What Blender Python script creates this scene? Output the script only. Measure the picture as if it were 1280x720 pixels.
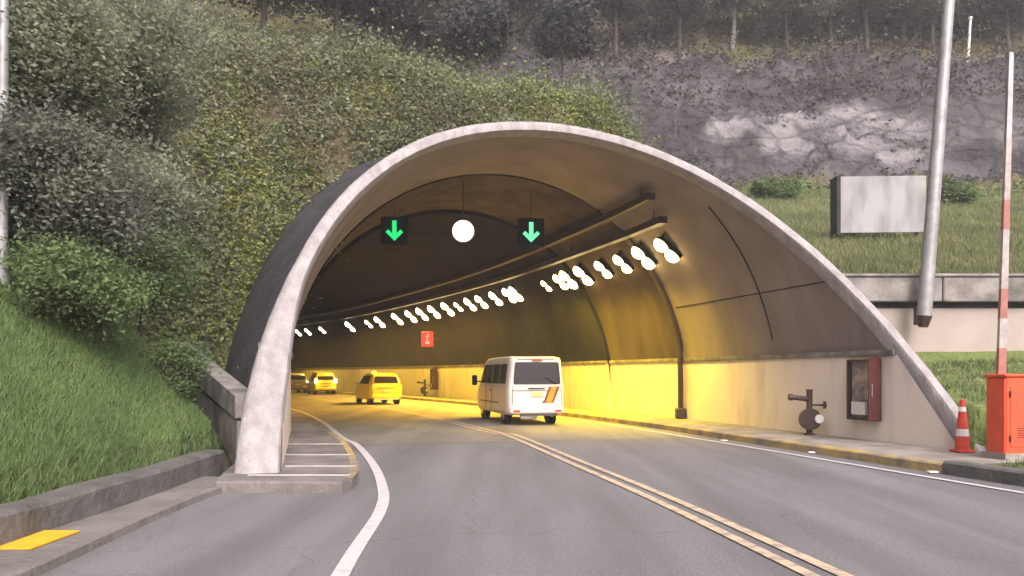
import bpy, math, random
import numpy as np
from mathutils import Vector, Matrix, noise
random.seed(7); rng = np.random.default_rng(7)
R = math.radians
for o in list(bpy.data.objects): bpy.data.objects.remove(o)
scn = bpy.context.scene
COL = scn.collection

# ------------------------------------------------------------------ camera, sky, sun, exposure
cam_d = bpy.data.cameras.new('camera'); cam = bpy.data.objects.new('camera', cam_d); COL.objects.link(cam)
cam.location = (0, 0, 1.5); cam.rotation_euler = (R(90), 0, 0)
cam_d.sensor_width = 36; cam_d.lens = 36 * 1000 / 1280; cam_d.shift_y = 107 / 1280
cam_d.clip_start = .05; cam_d.clip_end = 3000
scn.camera = cam
w = bpy.data.worlds.new('World'); scn.world = w; w.use_nodes = True
nt = w.node_tree; bg = nt.nodes['Background']
sky = nt.nodes.new('ShaderNodeTexSky'); sky.sky_type = 'NISHITA'; sky.sun_disc = False
SUN_EL, SUN_AZ = 42, 160
sky.sun_elevation = R(SUN_EL); sky.sun_rotation = R(SUN_AZ); sky.dust_density = 6.0; sky.air_density = 1.0; sky.ozone_density = .6
hs = nt.nodes.new('ShaderNodeHueSaturation'); hs.inputs['Saturation'].default_value = .3
tint = nt.nodes.new('ShaderNodeMix'); tint.data_type = 'RGBA'; tint.blend_type = 'MULTIPLY'; tint.inputs[0].default_value = 1
tint.inputs[7].default_value = (1.0, .93, .92, 1)
nt.links.new(sky.outputs[0], hs.inputs['Color']); nt.links.new(hs.outputs[0], tint.inputs[6]); nt.links.new(tint.outputs[2], bg.inputs[0])
bg.inputs[1].default_value = .15
sd = bpy.data.lights.new('sun', 'SUN'); sun = bpy.data.objects.new('sun', sd); COL.objects.link(sun)
sd.energy = 1.1; sd.angle = R(25); sd.color = (1, .93, .88)
az = R(SUN_AZ); el = R(SUN_EL)
sdir = Vector((math.sin(az) * math.cos(el), math.cos(az) * math.cos(el), math.sin(el)))
sun.rotation_euler = sdir.to_track_quat('Z', 'Y').to_euler()
scn.view_settings.view_transform = 'Standard'; scn.view_settings.look = 'None'
scn.view_settings.exposure = 1.15; scn.view_settings.gamma = 1; scn.view_settings.use_curve_mapping = False
LAMP_W = 33.0

# ------------------------------------------------------------------ materials
MATS = {}
def mat(name, col, rough=.7, metal=0, emit=None, estr=0, var=0, vscale=3, bump=0, bscale=20, col2=None, spec=.5, coord='Object', detail=6, alpha=None, transl=0, ramp=(.35, .65), stretch=None):
    if name in MATS: return MATS[name]
    m = bpy.data.materials.new(name); m.use_nodes = True; n = m.node_tree.nodes; l = m.node_tree.links
    b = n['Principled BSDF']; b.inputs['Base Color'].default_value = (*col, 1); b.inputs['Roughness'].default_value = rough
    b.inputs['Metallic'].default_value = metal; b.inputs['Specular IOR Level'].default_value = spec
    tc = n.new('ShaderNodeTexCoord')
    if stretch:
        mp = n.new('ShaderNodeMapping'); mp.inputs['Scale'].default_value = stretch; l.new(tc.outputs[coord], mp.inputs[0]); src = mp.outputs[0]
    else: src = tc.outputs[coord]
    if col2 is not None or var:
        if col2 is None: col2 = tuple(c * (1 - var) for c in col)
        t = n.new('ShaderNodeTexNoise'); t.inputs['Scale'].default_value = vscale; t.inputs['Detail'].default_value = detail
        l.new(src, t.inputs['Vector'])
        r = n.new('ShaderNodeValToRGB'); r.color_ramp.elements[0].position = ramp[0]; r.color_ramp.elements[1].position = ramp[1]
        r.color_ramp.elements[0].color = (*col2, 1); r.color_ramp.elements[1].color = (*col, 1)
        l.new(t.outputs['Fac'], r.inputs[0]); l.new(r.outputs[0], b.inputs['Base Color'])
    if bump:
        t2 = n.new('ShaderNodeTexNoise'); t2.inputs['Scale'].default_value = bscale; t2.inputs['Detail'].default_value = 8
        l.new(src, t2.inputs['Vector']); bp = n.new('ShaderNodeBump'); bp.inputs['Strength'].default_value = bump; bp.inputs['Distance'].default_value = .05
        l.new(t2.outputs['Fac'], bp.inputs['Height']); l.new(bp.outputs[0], b.inputs['Normal'])
    if emit: b.inputs['Emission Color'].default_value = (*emit, 1); b.inputs['Emission Strength'].default_value = estr
    if transl:
        tr = n.new('ShaderNodeBsdfTranslucent'); mx = n.new('ShaderNodeMixShader'); mx.inputs[0].default_value = transl
        src_c = b.inputs['Base Color'].links[0].from_socket if b.inputs['Base Color'].links else None
        if src_c: l.new(src_c, tr.inputs[0])
        else: tr.inputs[0].default_value = (*col, 1)
        out = n['Material Output']; l.new(b.outputs[0], mx.inputs[1]); l.new(tr.outputs[0], mx.inputs[2]); l.new(mx.outputs[0], out.inputs[0])
    MATS[name] = m; return m

asphalt = mat('asphalt', (.175, .167, .176), .85, var=.16, vscale=1.1, bump=.5, bscale=70, stretch=(1.5, .25, 1))
def asphalt_wear(m, dark, crack=True):
    n = m.node_tree.nodes; l = m.node_tree.links; b = n['Principled BSDF']; base = b.inputs['Base Color'].links[0].from_socket; tc = n.new('ShaderNodeTexCoord')
    rot = n.new('ShaderNodeMapping'); rot.inputs['Rotation'].default_value = (0, 0, R(-15)); rot.inputs['Scale'].default_value = (.9, .045, 1); l.new(tc.outputs['Object'], rot.inputs[0])
    t = n.new('ShaderNodeTexNoise'); t.inputs['Scale'].default_value = 1.6; t.inputs['Detail'].default_value = 5; l.new(rot.outputs[0], t.inputs['Vector'])
    mr = n.new('ShaderNodeMapRange'); mr.inputs[1].default_value = .40; mr.inputs[2].default_value = .66; mr.inputs[3].default_value = 1.06; mr.inputs[4].default_value = .78; l.new(t.outputs['Fac'], mr.inputs[0])
    g = n.new('ShaderNodeTexNoise'); g.inputs['Scale'].default_value = 38; g.inputs['Detail'].default_value = 3; l.new(tc.outputs['Object'], g.inputs['Vector'])
    mg = n.new('ShaderNodeMapRange'); mg.inputs[1].default_value = .3; mg.inputs[2].default_value = .7; mg.inputs[3].default_value = .80; mg.inputs[4].default_value = 1.2; l.new(g.outputs['Fac'], mg.inputs[0])
    v = n.new('ShaderNodeTexVoronoi'); v.feature = 'DISTANCE_TO_EDGE'; v.inputs['Scale'].default_value = .22; v.inputs['Randomness'].default_value = 1
    wn = n.new('ShaderNodeTexNoise'); wn.inputs['Scale'].default_value = 1.3; wn.inputs['Detail'].default_value = 6; l.new(tc.outputs['Object'], wn.inputs['Vector'])
    ad = n.new('ShaderNodeMixRGB'); ad.blend_type = 'ADD'; ad.inputs[0].default_value = 1.6; l.new(tc.outputs['Object'], ad.inputs[1]); l.new(wn.outputs['Color'], ad.inputs[2]); l.new(ad.outputs[0], v.inputs['Vector'])
    mv = n.new('ShaderNodeMapRange'); mv.inputs[1].default_value = .0; mv.inputs[2].default_value = .006; mv.inputs[3].default_value = .8; mv.inputs[4].default_value = 1; l.new(v.outputs['Distance'], mv.inputs[0])
    def mul(a, c):
        x = n.new('ShaderNodeMath'); x.operation = 'MULTIPLY'; l.new(a, x.inputs[0]); l.new(c, x.inputs[1]); return x.outputs[0]
    f = mul(mul(mr.outputs[0], mg.outputs[0]), mv.outputs[0]); mm_ = n.new('ShaderNodeVectorMath'); mm_.operation = 'SCALE'; l.new(base, mm_.inputs[0]); l.new(f, mm_.inputs['Scale']); l.new(mm_.outputs[0], b.inputs['Base Color'])
asphalt_wear(asphalt, 1)
asphalt_in = mat('tunnel_asphalt', (.21, .19, .17), .8, var=.3, vscale=.9, bump=.4, bscale=60, stretch=(1.2, .3, 1))
asphalt_wear(asphalt_in, 1)
conc = mat('weathered_concrete', (.27, .25, .24), .85, col2=(.11, .10, .095), vscale=2.2, bump=.5, bscale=14)
conc_rim = mat('pale_rim_concrete', (.36, .335, .345), .9, col2=(.22, .20, .205), vscale=5, bump=.6, bscale=22, ramp=(.25, .7), detail=12, stretch=(1, 1, .45))
conc_dark = mat('mossy_and_shade_concrete', (.055, .049, .062), .95, spec=.2, col2=(.028, .032, .028), vscale=1.6, bump=.7, bscale=8)  # mossy shell concrete; also the painted shade strip below the parapet
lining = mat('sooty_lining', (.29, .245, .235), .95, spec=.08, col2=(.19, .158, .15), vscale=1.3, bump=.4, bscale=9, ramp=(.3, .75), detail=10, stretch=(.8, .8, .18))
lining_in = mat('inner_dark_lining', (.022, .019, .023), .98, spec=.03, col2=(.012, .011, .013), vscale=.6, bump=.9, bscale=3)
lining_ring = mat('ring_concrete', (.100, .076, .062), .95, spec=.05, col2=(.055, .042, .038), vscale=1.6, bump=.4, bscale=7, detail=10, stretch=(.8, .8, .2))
wall_m = mat('wall_paint', (.72, .63, .585), .65, col2=(.56, .48, .44), vscale=2.2, bump=.15, bscale=5, ramp=(.28, .5), detail=10, stretch=(1, 1, .2))
paint_w = mat('road_paint_white', (.50, .48, .49), .6, col2=(.38, .37, .37), vscale=9, ramp=(.3, .5))
paint_y = mat('road_paint_yellow', (.52, .39, .27), .7, col2=(.26, .215, .19), vscale=6, detail=10, ramp=(.36, .56))
kerb_y = mat('worn_yellow_kerb', (.42, .30, .10), .8, col2=(.19, .16, .13), vscale=2.3, ramp=(.38, .62), bump=.4, bscale=14)
yellow_patch = mat('fresh_yellow_paint', (.85, .42, .02), .6, var=.15, vscale=6)
kerb_m = mat('grey_kerb', (.12, .113, .11), .85, col2=(.07, .066, .06), vscale=3, bump=.6, bscale=12)
walk_m = mat('sidewalk_concrete', (.30, .27, .25), .85, col2=(.17, .155, .14), vscale=1.8, bump=.4, bscale=15)
beige_m = mat('beige_wall', (.38, .32, .29), .85, col2=(.33, .28, .25), vscale=.9, bump=.2, bscale=6)
metal = mat('galvanised_metal', (.36, .355, .37), .5, metal=.4, var=.3, vscale=5)
dmetal = mat('dark_brown_metal', (.055, .032, .028), .5, metal=.2, var=.3, vscale=8)
black = mat('black_housing', (.006, .006, .007), .9, spec=.1)
rubber = mat('rubber', (.02, .019, .019), .85)
glass_d = mat('dark_glass', (.022, .020, .028), .12, spec=.4)
glass_l = mat('lit_side_glass', (.05, .06, .03), .1, spec=.8)  # yellow lamp light on the side windows put into the glass tint
chrome = mat('chrome', (.6, .6, .6), .2, metal=1)
white_car = mat('white_car_paint', (.74, .68, .66), .28, spec=.6, var=.06, vscale=2)
taxi_m = mat('taxi_yellow_paint', (.85, .74, .05), .28, spec=.6, var=.06, vscale=2)
grey_car = mat('silver_car_paint', (.35, .27, .24), .3, metal=.3)
red_l = mat('tail_lens_red', (.45, .02, .02), .25)
brake_l = mat('lit_brake_lens', (.9, .5, .3), .3, emit=(1, .62, .30), estr=9)
plate_m = mat('plate', (.7, .6, .25), .5)
bumper_m = mat('dark_bumper', (.05, .04, .04), .6)
orange_m = mat('orange_decal', (.80, .26, .02), .5)
brown_m = mat('brown_decal', (.12, .04, .02), .5)
red_box = mat('red_orange_cabinet', (.72, .085, .035), .55, var=.18, vscale=4)
red_m = mat('red_paint', (.60, .05, .035), .5, var=.2, vscale=12)
whitep = mat('white_plastic', (.72, .70, .69), .5, var=.15, vscale=14)
red_f = mat('faded_red', (.36, .15, .13), .7, var=.3, vscale=7)
pale_f = mat('faded_white', (.42, .37, .36), .7, var=.3, vscale=9)
maroon = mat('maroon_door', (.085, .020, .018), .5, var=.3, vscale=5)
lampw = mat('lamp_lens', (1, .9, .6), .4, emit=(1, .74, .30), estr=7)
lampw2 = mat('far_lamp_lens', (1, .95, .85), .4, emit=(1, .85, .6), estr=6)
green_e = mat('green_signal', (0, .6, .2), .5, emit=(.006, .36, .085), estr=1.0)
green_p = mat('green_signal_pale', (0, .6, .2), .5, emit=(.09, .40, .19), estr=1.0)
white_e = mat('white_signal', (1, .95, .9), .5, emit=(1, .93, .80), estr=.8)
red_e = mat('red_sign_face', (.8, .02, .05), .5, emit=(.85, .02, .055), estr=.32)
pink_e = mat('sign_digits', (.9, .4, .4), .5, emit=(1, .35, .33), estr=.42)
board_m = mat('weathered_board', (.33, .325, .34), .85, col2=(.20, .195, .20), vscale=1.8, stretch=(1, 1, .3), ramp=(.38, .6))
bark = mat('bark', (.085, .07, .062), .9, var=.5, vscale=6, bump=.8, bscale=15)
bark_pale = mat('pale_bark', (.34, .31, .29), .9, var=.4, vscale=6)
leafA = mat('leaf_grey_green', (.29, .315, .215), .8, col2=(.17, .19, .13), vscale=.9, transl=.4)
leafB = mat('leaf_dark', (.20, .215, .165), .8, col2=(.12, .13, .105), vscale=.7, transl=.4)
leafC = mat('leaf_fresh', (.15, .22, .085), .8, col2=(.095, .14, .055), vscale=1.2, transl=.4)
leafT = mat('leaf_far', (.12, .115, .10), .85, col2=(.06, .058, .052), vscale=.35, transl=.2)
leafD = mat('leaf_deep', (.050, .058, .055), .85, col2=(.028, .032, .032), vscale=.7, transl=.15)
grass_m = mat('grass_blades', (.17, .25, .085), .8, col2=(.11, .18, .06), vscale=.8, transl=.35)

# ------------------------------------------------------------------ mesh helpers
class MB:
    def __init__(s): s.v = []; s.f = []; s.mi = []; s.cur = 0
    def add(s, vs, fs, M=None):
        o = len(s.v)
        s.v += [tuple(M @ Vector(p)) if M is not None else tuple(p) for p in vs]
        s.f += [tuple(i + o for i in f) for f in fs]; s.mi += [s.cur] * len(fs); return s
    def box(s, c, d, M=None, ch=0.0):
        x, y, z = (k / 2 for k in d); cx, cy, cz = c
        if ch:
            vs = []
            e = min(ch, x * .9, y * .9, z * .9)
            for zz, q in ((-z, e), (-z + e, 0), (z - e, 0), (z, e)):
                X, Y_ = x - q, y - q
                for px, py in ((-X + e, -Y_), (X - e, -Y_), (X, -Y_ + e), (X, Y_ - e), (X - e, Y_), (-X + e, Y_), (-X, Y_ - e), (-X, -Y_ + e)):
                    vs.append((cx + px, cy + py, cz + zz))
            fs = [tuple(range(7, -1, -1)), tuple(range(24, 32))]
            for k in range(3):
                for i in range(8):
                    j = (i + 1) % 8; fs.append((k * 8 + i, k * 8 + j, k * 8 + 8 + j, k * 8 + 8 + i))
            return s.add(vs, fs, M)
        vs = [(cx + a * x, cy + b * y, cz + c_ * z) for c_ in (-1, 1) for a, b in ((-1, -1), (1, -1), (1, 1), (-1, 1))]
        return s.add(vs, [(3, 2, 1, 0), (4, 5, 6, 7), (0, 1, 5, 4), (1, 2, 6, 5), (2, 3, 7, 6), (3, 0, 4, 7)], M)
    def tube(s, pts, rad, n=10, M=None, cap=True):
        pts = [Vector(p) for p in pts]
        if not hasattr(rad, '__len__'): rad = [rad] * len(pts)
        vs = []; up = Vector((0, 0, 1))
        for i, p in enumerate(pts):
            t = (pts[min(i + 1, len(pts) - 1)] - pts[max(i - 1, 0)]).normalized()
            a = t.cross(up if abs(t.z) < .95 else Vector((1, 0, 0))).normalized(); b = t.cross(a)
            for k in range(n):
                q = 2 * math.pi * k / n; vs.append(p + (a * math.cos(q) + b * math.sin(q)) * rad[i])
        fs = [(i * n + k, i * n + (k + 1) % n, (i + 1) * n + (k + 1) % n, (i + 1) * n + k) for i in range(len(pts) - 1) for k in range(n)]
        if cap: fs += [tuple(range(n - 1, -1, -1)), tuple((len(pts) - 1) * n + k for k in range(n))]
        return s.add(vs, fs, M)
    def prism(s, poly, t, M=None):     # polygon in local XZ, thickness t along Y (from 0 to t)
        n = len(poly); vs = [(x, 0, z) for x, z in poly] + [(x, t, z) for x, z in poly]
        fs = [tuple(range(n)), tuple(range(2 * n - 1, n - 1, -1))] + [(i, i + n, (i + 1) % n + n, (i + 1) % n) for i in range(n)]
        return s.add(vs, fs, M)
    def build(s, name, m, parent=None, smooth=False, loc=None):
        me = bpy.data.meshes.new(name); me.from_pydata(s.v, [], s.f)
        for mm in (m if isinstance(m, (list, tuple)) else [m]): me.materials.append(mm)
        if any(s.mi): me.polygons.foreach_set('material_index', s.mi)
        me.update()
        import bmesh
        bm = bmesh.new(); bm.from_mesh(me)
        if len(bm.faces) < 20000: bmesh.ops.recalc_face_normals(bm, faces=bm.faces)
        bm.to_mesh(me); bm.free()
        if smooth:
            me.polygons.foreach_set('use_smooth', [True] * len(me.polygons))
            me.set_sharp_from_angle(angle=R(38))
        o = bpy.data.objects.new(name, me); COL.objects.link(o)
        if parent: o.parent = parent
        if loc is not None: o.location = loc
        return o
def npmesh(name, V, F, m, parent=None):
    me = bpy.data.meshes.new(name); V = np.asarray(V, dtype=np.float32); F = np.asarray(F, dtype=np.int32)
    k = F.shape[1]; me.vertices.add(len(V)); me.vertices.foreach_set('co', V.ravel())
    me.loops.add(F.size); me.loops.foreach_set('vertex_index', F.ravel()); me.polygons.add(len(F))
    me.polygons.foreach_set('loop_start', np.arange(0, F.size, k)); me.polygons.foreach_set('loop_total', np.full(len(F), k))
    me.materials.append(m); me.update(); me.validate()
    o = bpy.data.objects.new(name, me); COL.objects.link(o)
    if parent: o.parent = parent
    return o
def tag(o, label=None, cat=None, group=None, kind=None):
    if label: o['label'] = label
    if cat: o['category'] = cat
    if group: o['group'] = group
    if kind: o['kind'] = kind
    return o
def empty(name, loc, rz=0, label=None, cat=None, group=None):
    o = bpy.data.objects.new(name, None); COL.objects.link(o); o.location = loc; o.rotation_euler = (0, 0, rz); o.empty_display_size = .2
    return tag(o, label, cat, group)
def copy_tree(o, parent=None):
    c = o.copy(); COL.objects.link(c)
    if parent: c.parent = parent
    for ch in list(o.children): copy_tree(ch, c)
    return c
def at(px, py, Y): return Vector(((px - 640) / 1000 * Y, Y, 1.5 + (467 - py) / 1000 * Y))

# ------------------------------------------------------------------ tunnel axis: right wall base line and its offsets
CP = [(29, -60), (22, -38), (16.2, -18), (12.3, -3.2), (10.35, 4.5), (9.08, 9.5), (7.8, 14.5), (6.55, 19.3), (5.1, 24.5), (1.6, 34.5), (-3.4, 45.5), (-9.5, 57), (-16.5, 67), (-25.5, 77), (-37, 85), (-52, 90), (-70, 92)]
def catmull(P, per=24):
    P = [np.array(p, float) for p in P]; out = []
    for i in range(1, len(P) - 2):
        for k in range(per):
            t = k / per; a, b, c, d = P[i - 1:i + 3]
            out.append(.5 * ((2 * b) + (c - a) * t + (2 * a - 5 * b + 4 * c - d) * t * t + (3 * b - a - 3 * c + d) * t ** 3))
    out.append(P[-2]); return np.array(out)
LINE = catmull(CP)
seg = np.linalg.norm(np.diff(LINE, axis=0), axis=1); SL = np.concatenate([[0], np.cumsum(seg)])
i0 = np.argmin(np.linalg.norm(LINE - np.array([7.8, 14.5]), axis=1)); SL -= SL[i0]
TAN = np.gradient(LINE, SL, axis=0); TAN /= np.linalg.norm(TAN, axis=1)[:, None]
S_MAX = 95
def RP(s): return np.array([np.interp(s, SL, LINE[:, 0]), np.interp(s, SL, LINE[:, 1])])
def RT(s):
    t = np.array([np.interp(s, SL, TAN[:, 0]), np.interp(s, SL, TAN[:, 1])]); return t / np.linalg.norm(t)
def F(s, a, z=0.0):
    p, t = RP(s), RT(s); q = p + a * np.array([-t[1], t[0]]); return Vector((q[0], q[1], z))
def head(s): t = RT(s); return math.atan2(-t[0], t[1])     # rotation about z that turns +Y onto the axis
def sa_of(X, Y):
    X = np.asarray(X); Y = np.asarray(Y); sh = X.shape; P = np.stack([X.ravel(), Y.ravel()], 1); S = np.empty(len(P)); A = np.empty(len(P))
    for c in range(0, len(P), 4000):
        q = P[c:c + 4000]; d2 = ((q[:, None, :] - LINE[None]) ** 2).sum(-1); k = d2.argmin(1)
        dv = q - LINE[k]; S[c:c + 4000] = SL[k] + (dv * TAN[k]).sum(1); A[c:c + 4000] = -dv[:, 0] * TAN[k][:, 1] + dv[:, 1] * TAN[k][:, 0]
    return S.reshape(sh), A.reshape(sh)
BW, BH, QP, AC = 5.9, 7.08, 2.3, 5.8
def prof(n=48):           # (a, z, outward normal) from the right foot over the crown to the left foot
    out = []
    for k in range(n + 1):
        t = math.pi * k / n; c, s_ = math.cos(t), max(math.sin(t), 1e-6)
        out.append((AC - BW * c, BH * s_ ** (2 / QP)))
    res = []
    for k, (a, z) in enumerate(out):
        p, q = out[max(k - 1, 0)], out[min(k + 1, n)]
        d = Vector((q[0] - p[0], q[1] - p[1])).normalized(); res.append((a, z, (-d.y, d.x)))
    return res
def b_in(z): return BW * np.sqrt(np.clip(1 - (np.clip(z, 0, BH) / BH) ** QP, 0, 1))
def s_rim(z): return .9 * (z - .2) - .6
PR = prof(56)

# ------------------------------------------------------------------ terrain
def fbm(x, y, z=0, sc=1.0, o=4):
    return noise.fractal(Vector((x * sc, y * sc, z * sc)), 1.0, 2.0, o)
def sstep(x, a, b): t = np.clip((x - a) / (b - a), 0, 1); return t * t * (3 - 2 * t)
def smax(a, b, k=.8): h = np.clip(.5 + .5 * (a - b) / k, 0, 1); return b * (1 - h) + a * h + k * h * (1 - h)
def toe(Y): return np.interp(Y, [-60, 11.6, 12.6, 17.2, 60], [-4.42, -4.42, -4.45, -7.25, -33])
def terrain_h(X, Y):
    S, A = sa_of(X, Y)
    hC = np.interp(S, [-50, 4.5, 6, 8, 9.8, 10.8, 31, 35, 41, 44, 90], [-.1, 0, .2, 2.6, 7.4, 9.4, 17.5, 18.5, 24, 24.6, 62])
    hLft = np.interp(S, [-50, 3.5, 6.5, 8, 10.5, 60, 130], [-.1, .1, 1.2, 3.6, 8.0, 50, 85])
    wl = sstep(A, 13, 24); h = hC * (1 - wl) + hLft * wl
    hR = np.interp(Y, [-60, 10.5, 12.5, 17.6, 18.12, 18.5, 44, 46, 53, 57, 75, 140], [.17, .19, .45, 1.75, 1.8, 3.6, 11.6, 13.0, 22.2, 22.8, 40, 75])
    wr = sstep(-A, -3.5, 2.5); h = h * (1 - wr) + hR * wr
    right = (A < 0)
    h = np.where(right & (S < 9), hR, h)
    d = toe(Y) - X
    hb = .36 + 1.12 * np.clip(d, 0, 9) + .6 * np.clip(d - 9, 0, 60)
    bank = (d > 0) & (Y < 60)
    fade = 1 - sstep(Y, 17.5, 30)
    h = np.where(bank, smax(np.where(Y > 14, h, -3.), hb * fade + h * (1 - fade) * (Y > 14)), h)
    road = (A > 1.83) & (d <= 0) & (S < 3)
    h = np.where(road, -.12, h)
    walk = (A > -.15) & (A <= 1.83) & (S > -2.2) & (S < 6)
    h = np.where(walk, -.12, h)
    return h, S, A, d, road | walk
def axis_pts(lo, hi, flo, fhi, fine, coarse):
    a = [flo]
    while a[-1] > lo: a.append(a[-1] - min(coarse, fine + (flo - a[-1]) * .03))
    b = list(np.arange(flo, fhi, fine)); c = [b[-1] + fine]
    while c[-1] < hi: c.append(c[-1] + min(coarse, fine + (c[-1] - fhi) * .022))
    return np.array(sorted(a[1:]) + b + c)
gx = axis_pts(-95, 110, -13, 13, .22, 1.4); gy = axis_pts(-30, 135, 5, 30, .22, 1.4)
GX, GY = np.meshgrid(gx, gy, indexing='ij'); H, GS, GA, GD, FLAT = terrain_h(GX, GY)
rock_w = sstep(GY, 43.5, 46.5) * (1 - sstep(GY, 54.5, 57)) * sstep(-GA, -12, 2)
grass_w = np.where((GA < 2) & (GY < 46), sstep(-GA, -3, 0), 0.0) * (1 - sstep(GY, 43, 46))
bank_w = np.where((GD > 0) & (GY < 20), (1 - sstep(GD, 2.6, 4.6)) * (1 - sstep(GY, 14, 18)), 0.)
path_w = np.where(GX > -6 - .0 * GY, sstep(H, 16.6, 17.8) * (1 - sstep(H, 23.5, 26)), 0.) * (1 - rock_w)
N = np.zeros_like(H)
for i in range(len(gx)):
    for j in range(len(gy)):
        if FLAT[i, j] or H[i, j] < .25: continue
        x, y = gx[i], gy[j]; soft = 1 - .85 * max(grass_w[i, j], 0)
        amp = min(1, (H[i, j] - .25) / 1.5)
        n = (.22 + .42 * float(y > 20) * (1 - rock_w[i, j])) * fbm(x, y, 0, .55) + .9 * (1 - bank_w[i, j]) * fbm(x, y, 3, .13) * min(1, max(0, (y - 15) / 15) if y > 15 else .15)
        n *= soft
        if rock_w[i, j] > .01:
            n += rock_w[i, j] * (1.1 * noise.ridged_multi_fractal(Vector((x * .16, y * .3, H[i, j] * .35)), .9, 2.1, 6, 1, 2) - 1.2 + .9 * fbm(x, y, 7, .55, 6) + .35 * abs(fbm(x, H[i, j], 9, 1.3, 4)))
        N[i, j] = n * amp
H = H + N
inside = (np.abs(GA - AC) < b_in(H) + np.where((GA > AC + 2.5) & (GS > 4), .55, .06)) & (GS > 2.9) & (H < BH)
nx, ny = len(gx), len(gy)
V = np.stack([GX.ravel(), GY.ravel(), H.ravel()], 1)
idx = np.arange(nx * ny).reshape(nx, ny)
Q = np.stack([idx[:-1, :-1], idx[1:, :-1], idx[1:, 1:], idx[:-1, 1:]], -1).reshape(-1, 4)
bad = inside.ravel(); keep = ~(bad[Q].any(1)); allflat = FLAT.ravel()[Q].all(1); keep &= ~allflat
Q = Q[keep]
hill_m = bpy.data.materials.new('hillside_cover'); hill_m.use_nodes = True
def hill_material(m):
    n = m.node_tree.nodes; l = m.node_tree.links; b = n['Principled BSDF']; b.inputs['Roughness'].default_value = .95; b.inputs['Specular IOR Level'].default_value = .15
    tc = n.new('ShaderNodeTexCoord')
    def nz(sc, det=6, st=None):
        t = n.new('ShaderNodeTexNoise'); t.inputs['Scale'].default_value = sc; t.inputs['Detail'].default_value = det
        if st:
            mp = n.new('ShaderNodeMapping'); mp.inputs['Scale'].default_value = st; l.new(tc.outputs['Object'], mp.inputs[0]); l.new(mp.outputs[0], t.inputs['Vector'])
        else: l.new(tc.outputs['Object'], t.inputs['Vector'])
        return t.outputs['Fac']
    def ramp(f, *stops):
        r = n.new('ShaderNodeValToRGB'); e = r.color_ramp.elements
        while len(e) < len(stops): e.new(.5)
        for k, (p, c) in enumerate(stops): e[k].position = p; e[k].color = (*c, 1)
        l.new(f, r.inputs[0]); return r.outputs[0]
    def mix(f, a, c):
        x = n.new('ShaderNodeMix'); x.data_type = 'RGBA'; l.new(f, x.inputs[0]); l.new(a, x.inputs[6]); l.new(c, x.inputs[7]); return x.outputs[2]
    under = ramp(nz(.16), (.32, (.070, .058, .040)), (.45, (.105, .088, .050)), (.56, (.12, .115, .045)), (.66, (.16, .17, .045)))
    grass = ramp(nz(.5), (.3, (.085, .115, .042)), (.5, (.13, .165, .055)), (.7, (.175, .185, .08)))
    bank = ramp(nz(1.1), (.3, (.05, .075, .03)), (.7, (.09, .12, .045)))
    rock = ramp(nz(.30, 12, (.5, 1, 1.2)), (.36, (.045, .040, .046)), (.50, (.068, .061, .068)), (.62, (.10, .092, .099)), (.75, (.14, .13, .137)))
    pale = ramp(nz(.55, 10, (.5, 1, 1.2)), (.38, (.09, .082, .088)), (.50, (.165, .155, .163)), (.66, (.26, .245, .255)))
    vd = n.new('ShaderNodeVectorMath'); vd.operation = 'SUBTRACT'; l.new(tc.outputs['Object'], vd.inputs[0]); vd.inputs[1].default_value = (19.5, 48, 16.2)
    vs_ = n.new('ShaderNodeVectorMath'); vs_.operation = 'MULTIPLY'; l.new(vd.outputs[0], vs_.inputs[0]); vs_.inputs[1].default_value = (.135, 0, .40)
    vl = n.new('ShaderNodeVectorMath'); vl.operation = 'LENGTH'; l.new(vs_.outputs[0], vl.inputs[0])
    nj = n.new('ShaderNodeMath'); nj.operation = 'MULTIPLY_ADD'; l.new(nz(.45, 8), nj.inputs[0]); nj.inputs[1].default_value = 1.8; l.new(vl.outputs['Value'], nj.inputs[2])
    pm = n.new('ShaderNodeMapRange'); pm.inputs[1].default_value = 1.55; pm.inputs[2].default_value = 1.9; pm.inputs[3].default_value = 1; pm.inputs[4].default_value = 0; l.new(nj.outputs[0], pm.inputs[0])
    rock = mix(pm.outputs[0], rock, pale)
    mpv = n.new('ShaderNodeMapping'); mpv.inputs['Scale'].default_value = (.35, .6, .95); mpv.inputs['Rotation'].default_value = (0, R(9), 0)
    wz = n.new('ShaderNodeMixRGB'); wz.blend_type = 'ADD'; wz.inputs[0].default_value = 2.2; l.new(tc.outputs['Object'], wz.inputs[1]); l.new(nz(.7, 8), wz.inputs[2]); l.new(wz.outputs[0], mpv.inputs[0])
    vor = n.new('ShaderNodeTexVoronoi'); vor.feature = 'DISTANCE_TO_EDGE'; vor.inputs['Scale'].default_value = .9; l.new(mpv.outputs[0], vor.inputs['Vector'])
    vr = n.new('ShaderNodeMapRange'); vr.inputs[1].default_value = 0; vr.inputs[2].default_value = .09; vr.inputs[3].default_value = .55; vr.inputs[4].default_value = 1; l.new(vor.outputs['Distance'], vr.inputs[0])
    sc_ = n.new('ShaderNodeVectorMath'); sc_.operation = 'SCALE'; l.new(rock, sc_.inputs[0]); l.new(vr.outputs[0], sc_.inputs['Scale']); rock = sc_.outputs[0]
    path = ramp(nz(.4), (.3, (.14, .115, .105)), (.7, (.24, .20, .185)))
    at_ = n.new('ShaderNodeAttribute'); at_.attribute_name = 'zone'; sp = n.new('ShaderNodeSeparateColor'); l.new(at_.outputs['Color'], sp.inputs[0])
    jit = nz(1.6, 5)
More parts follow.
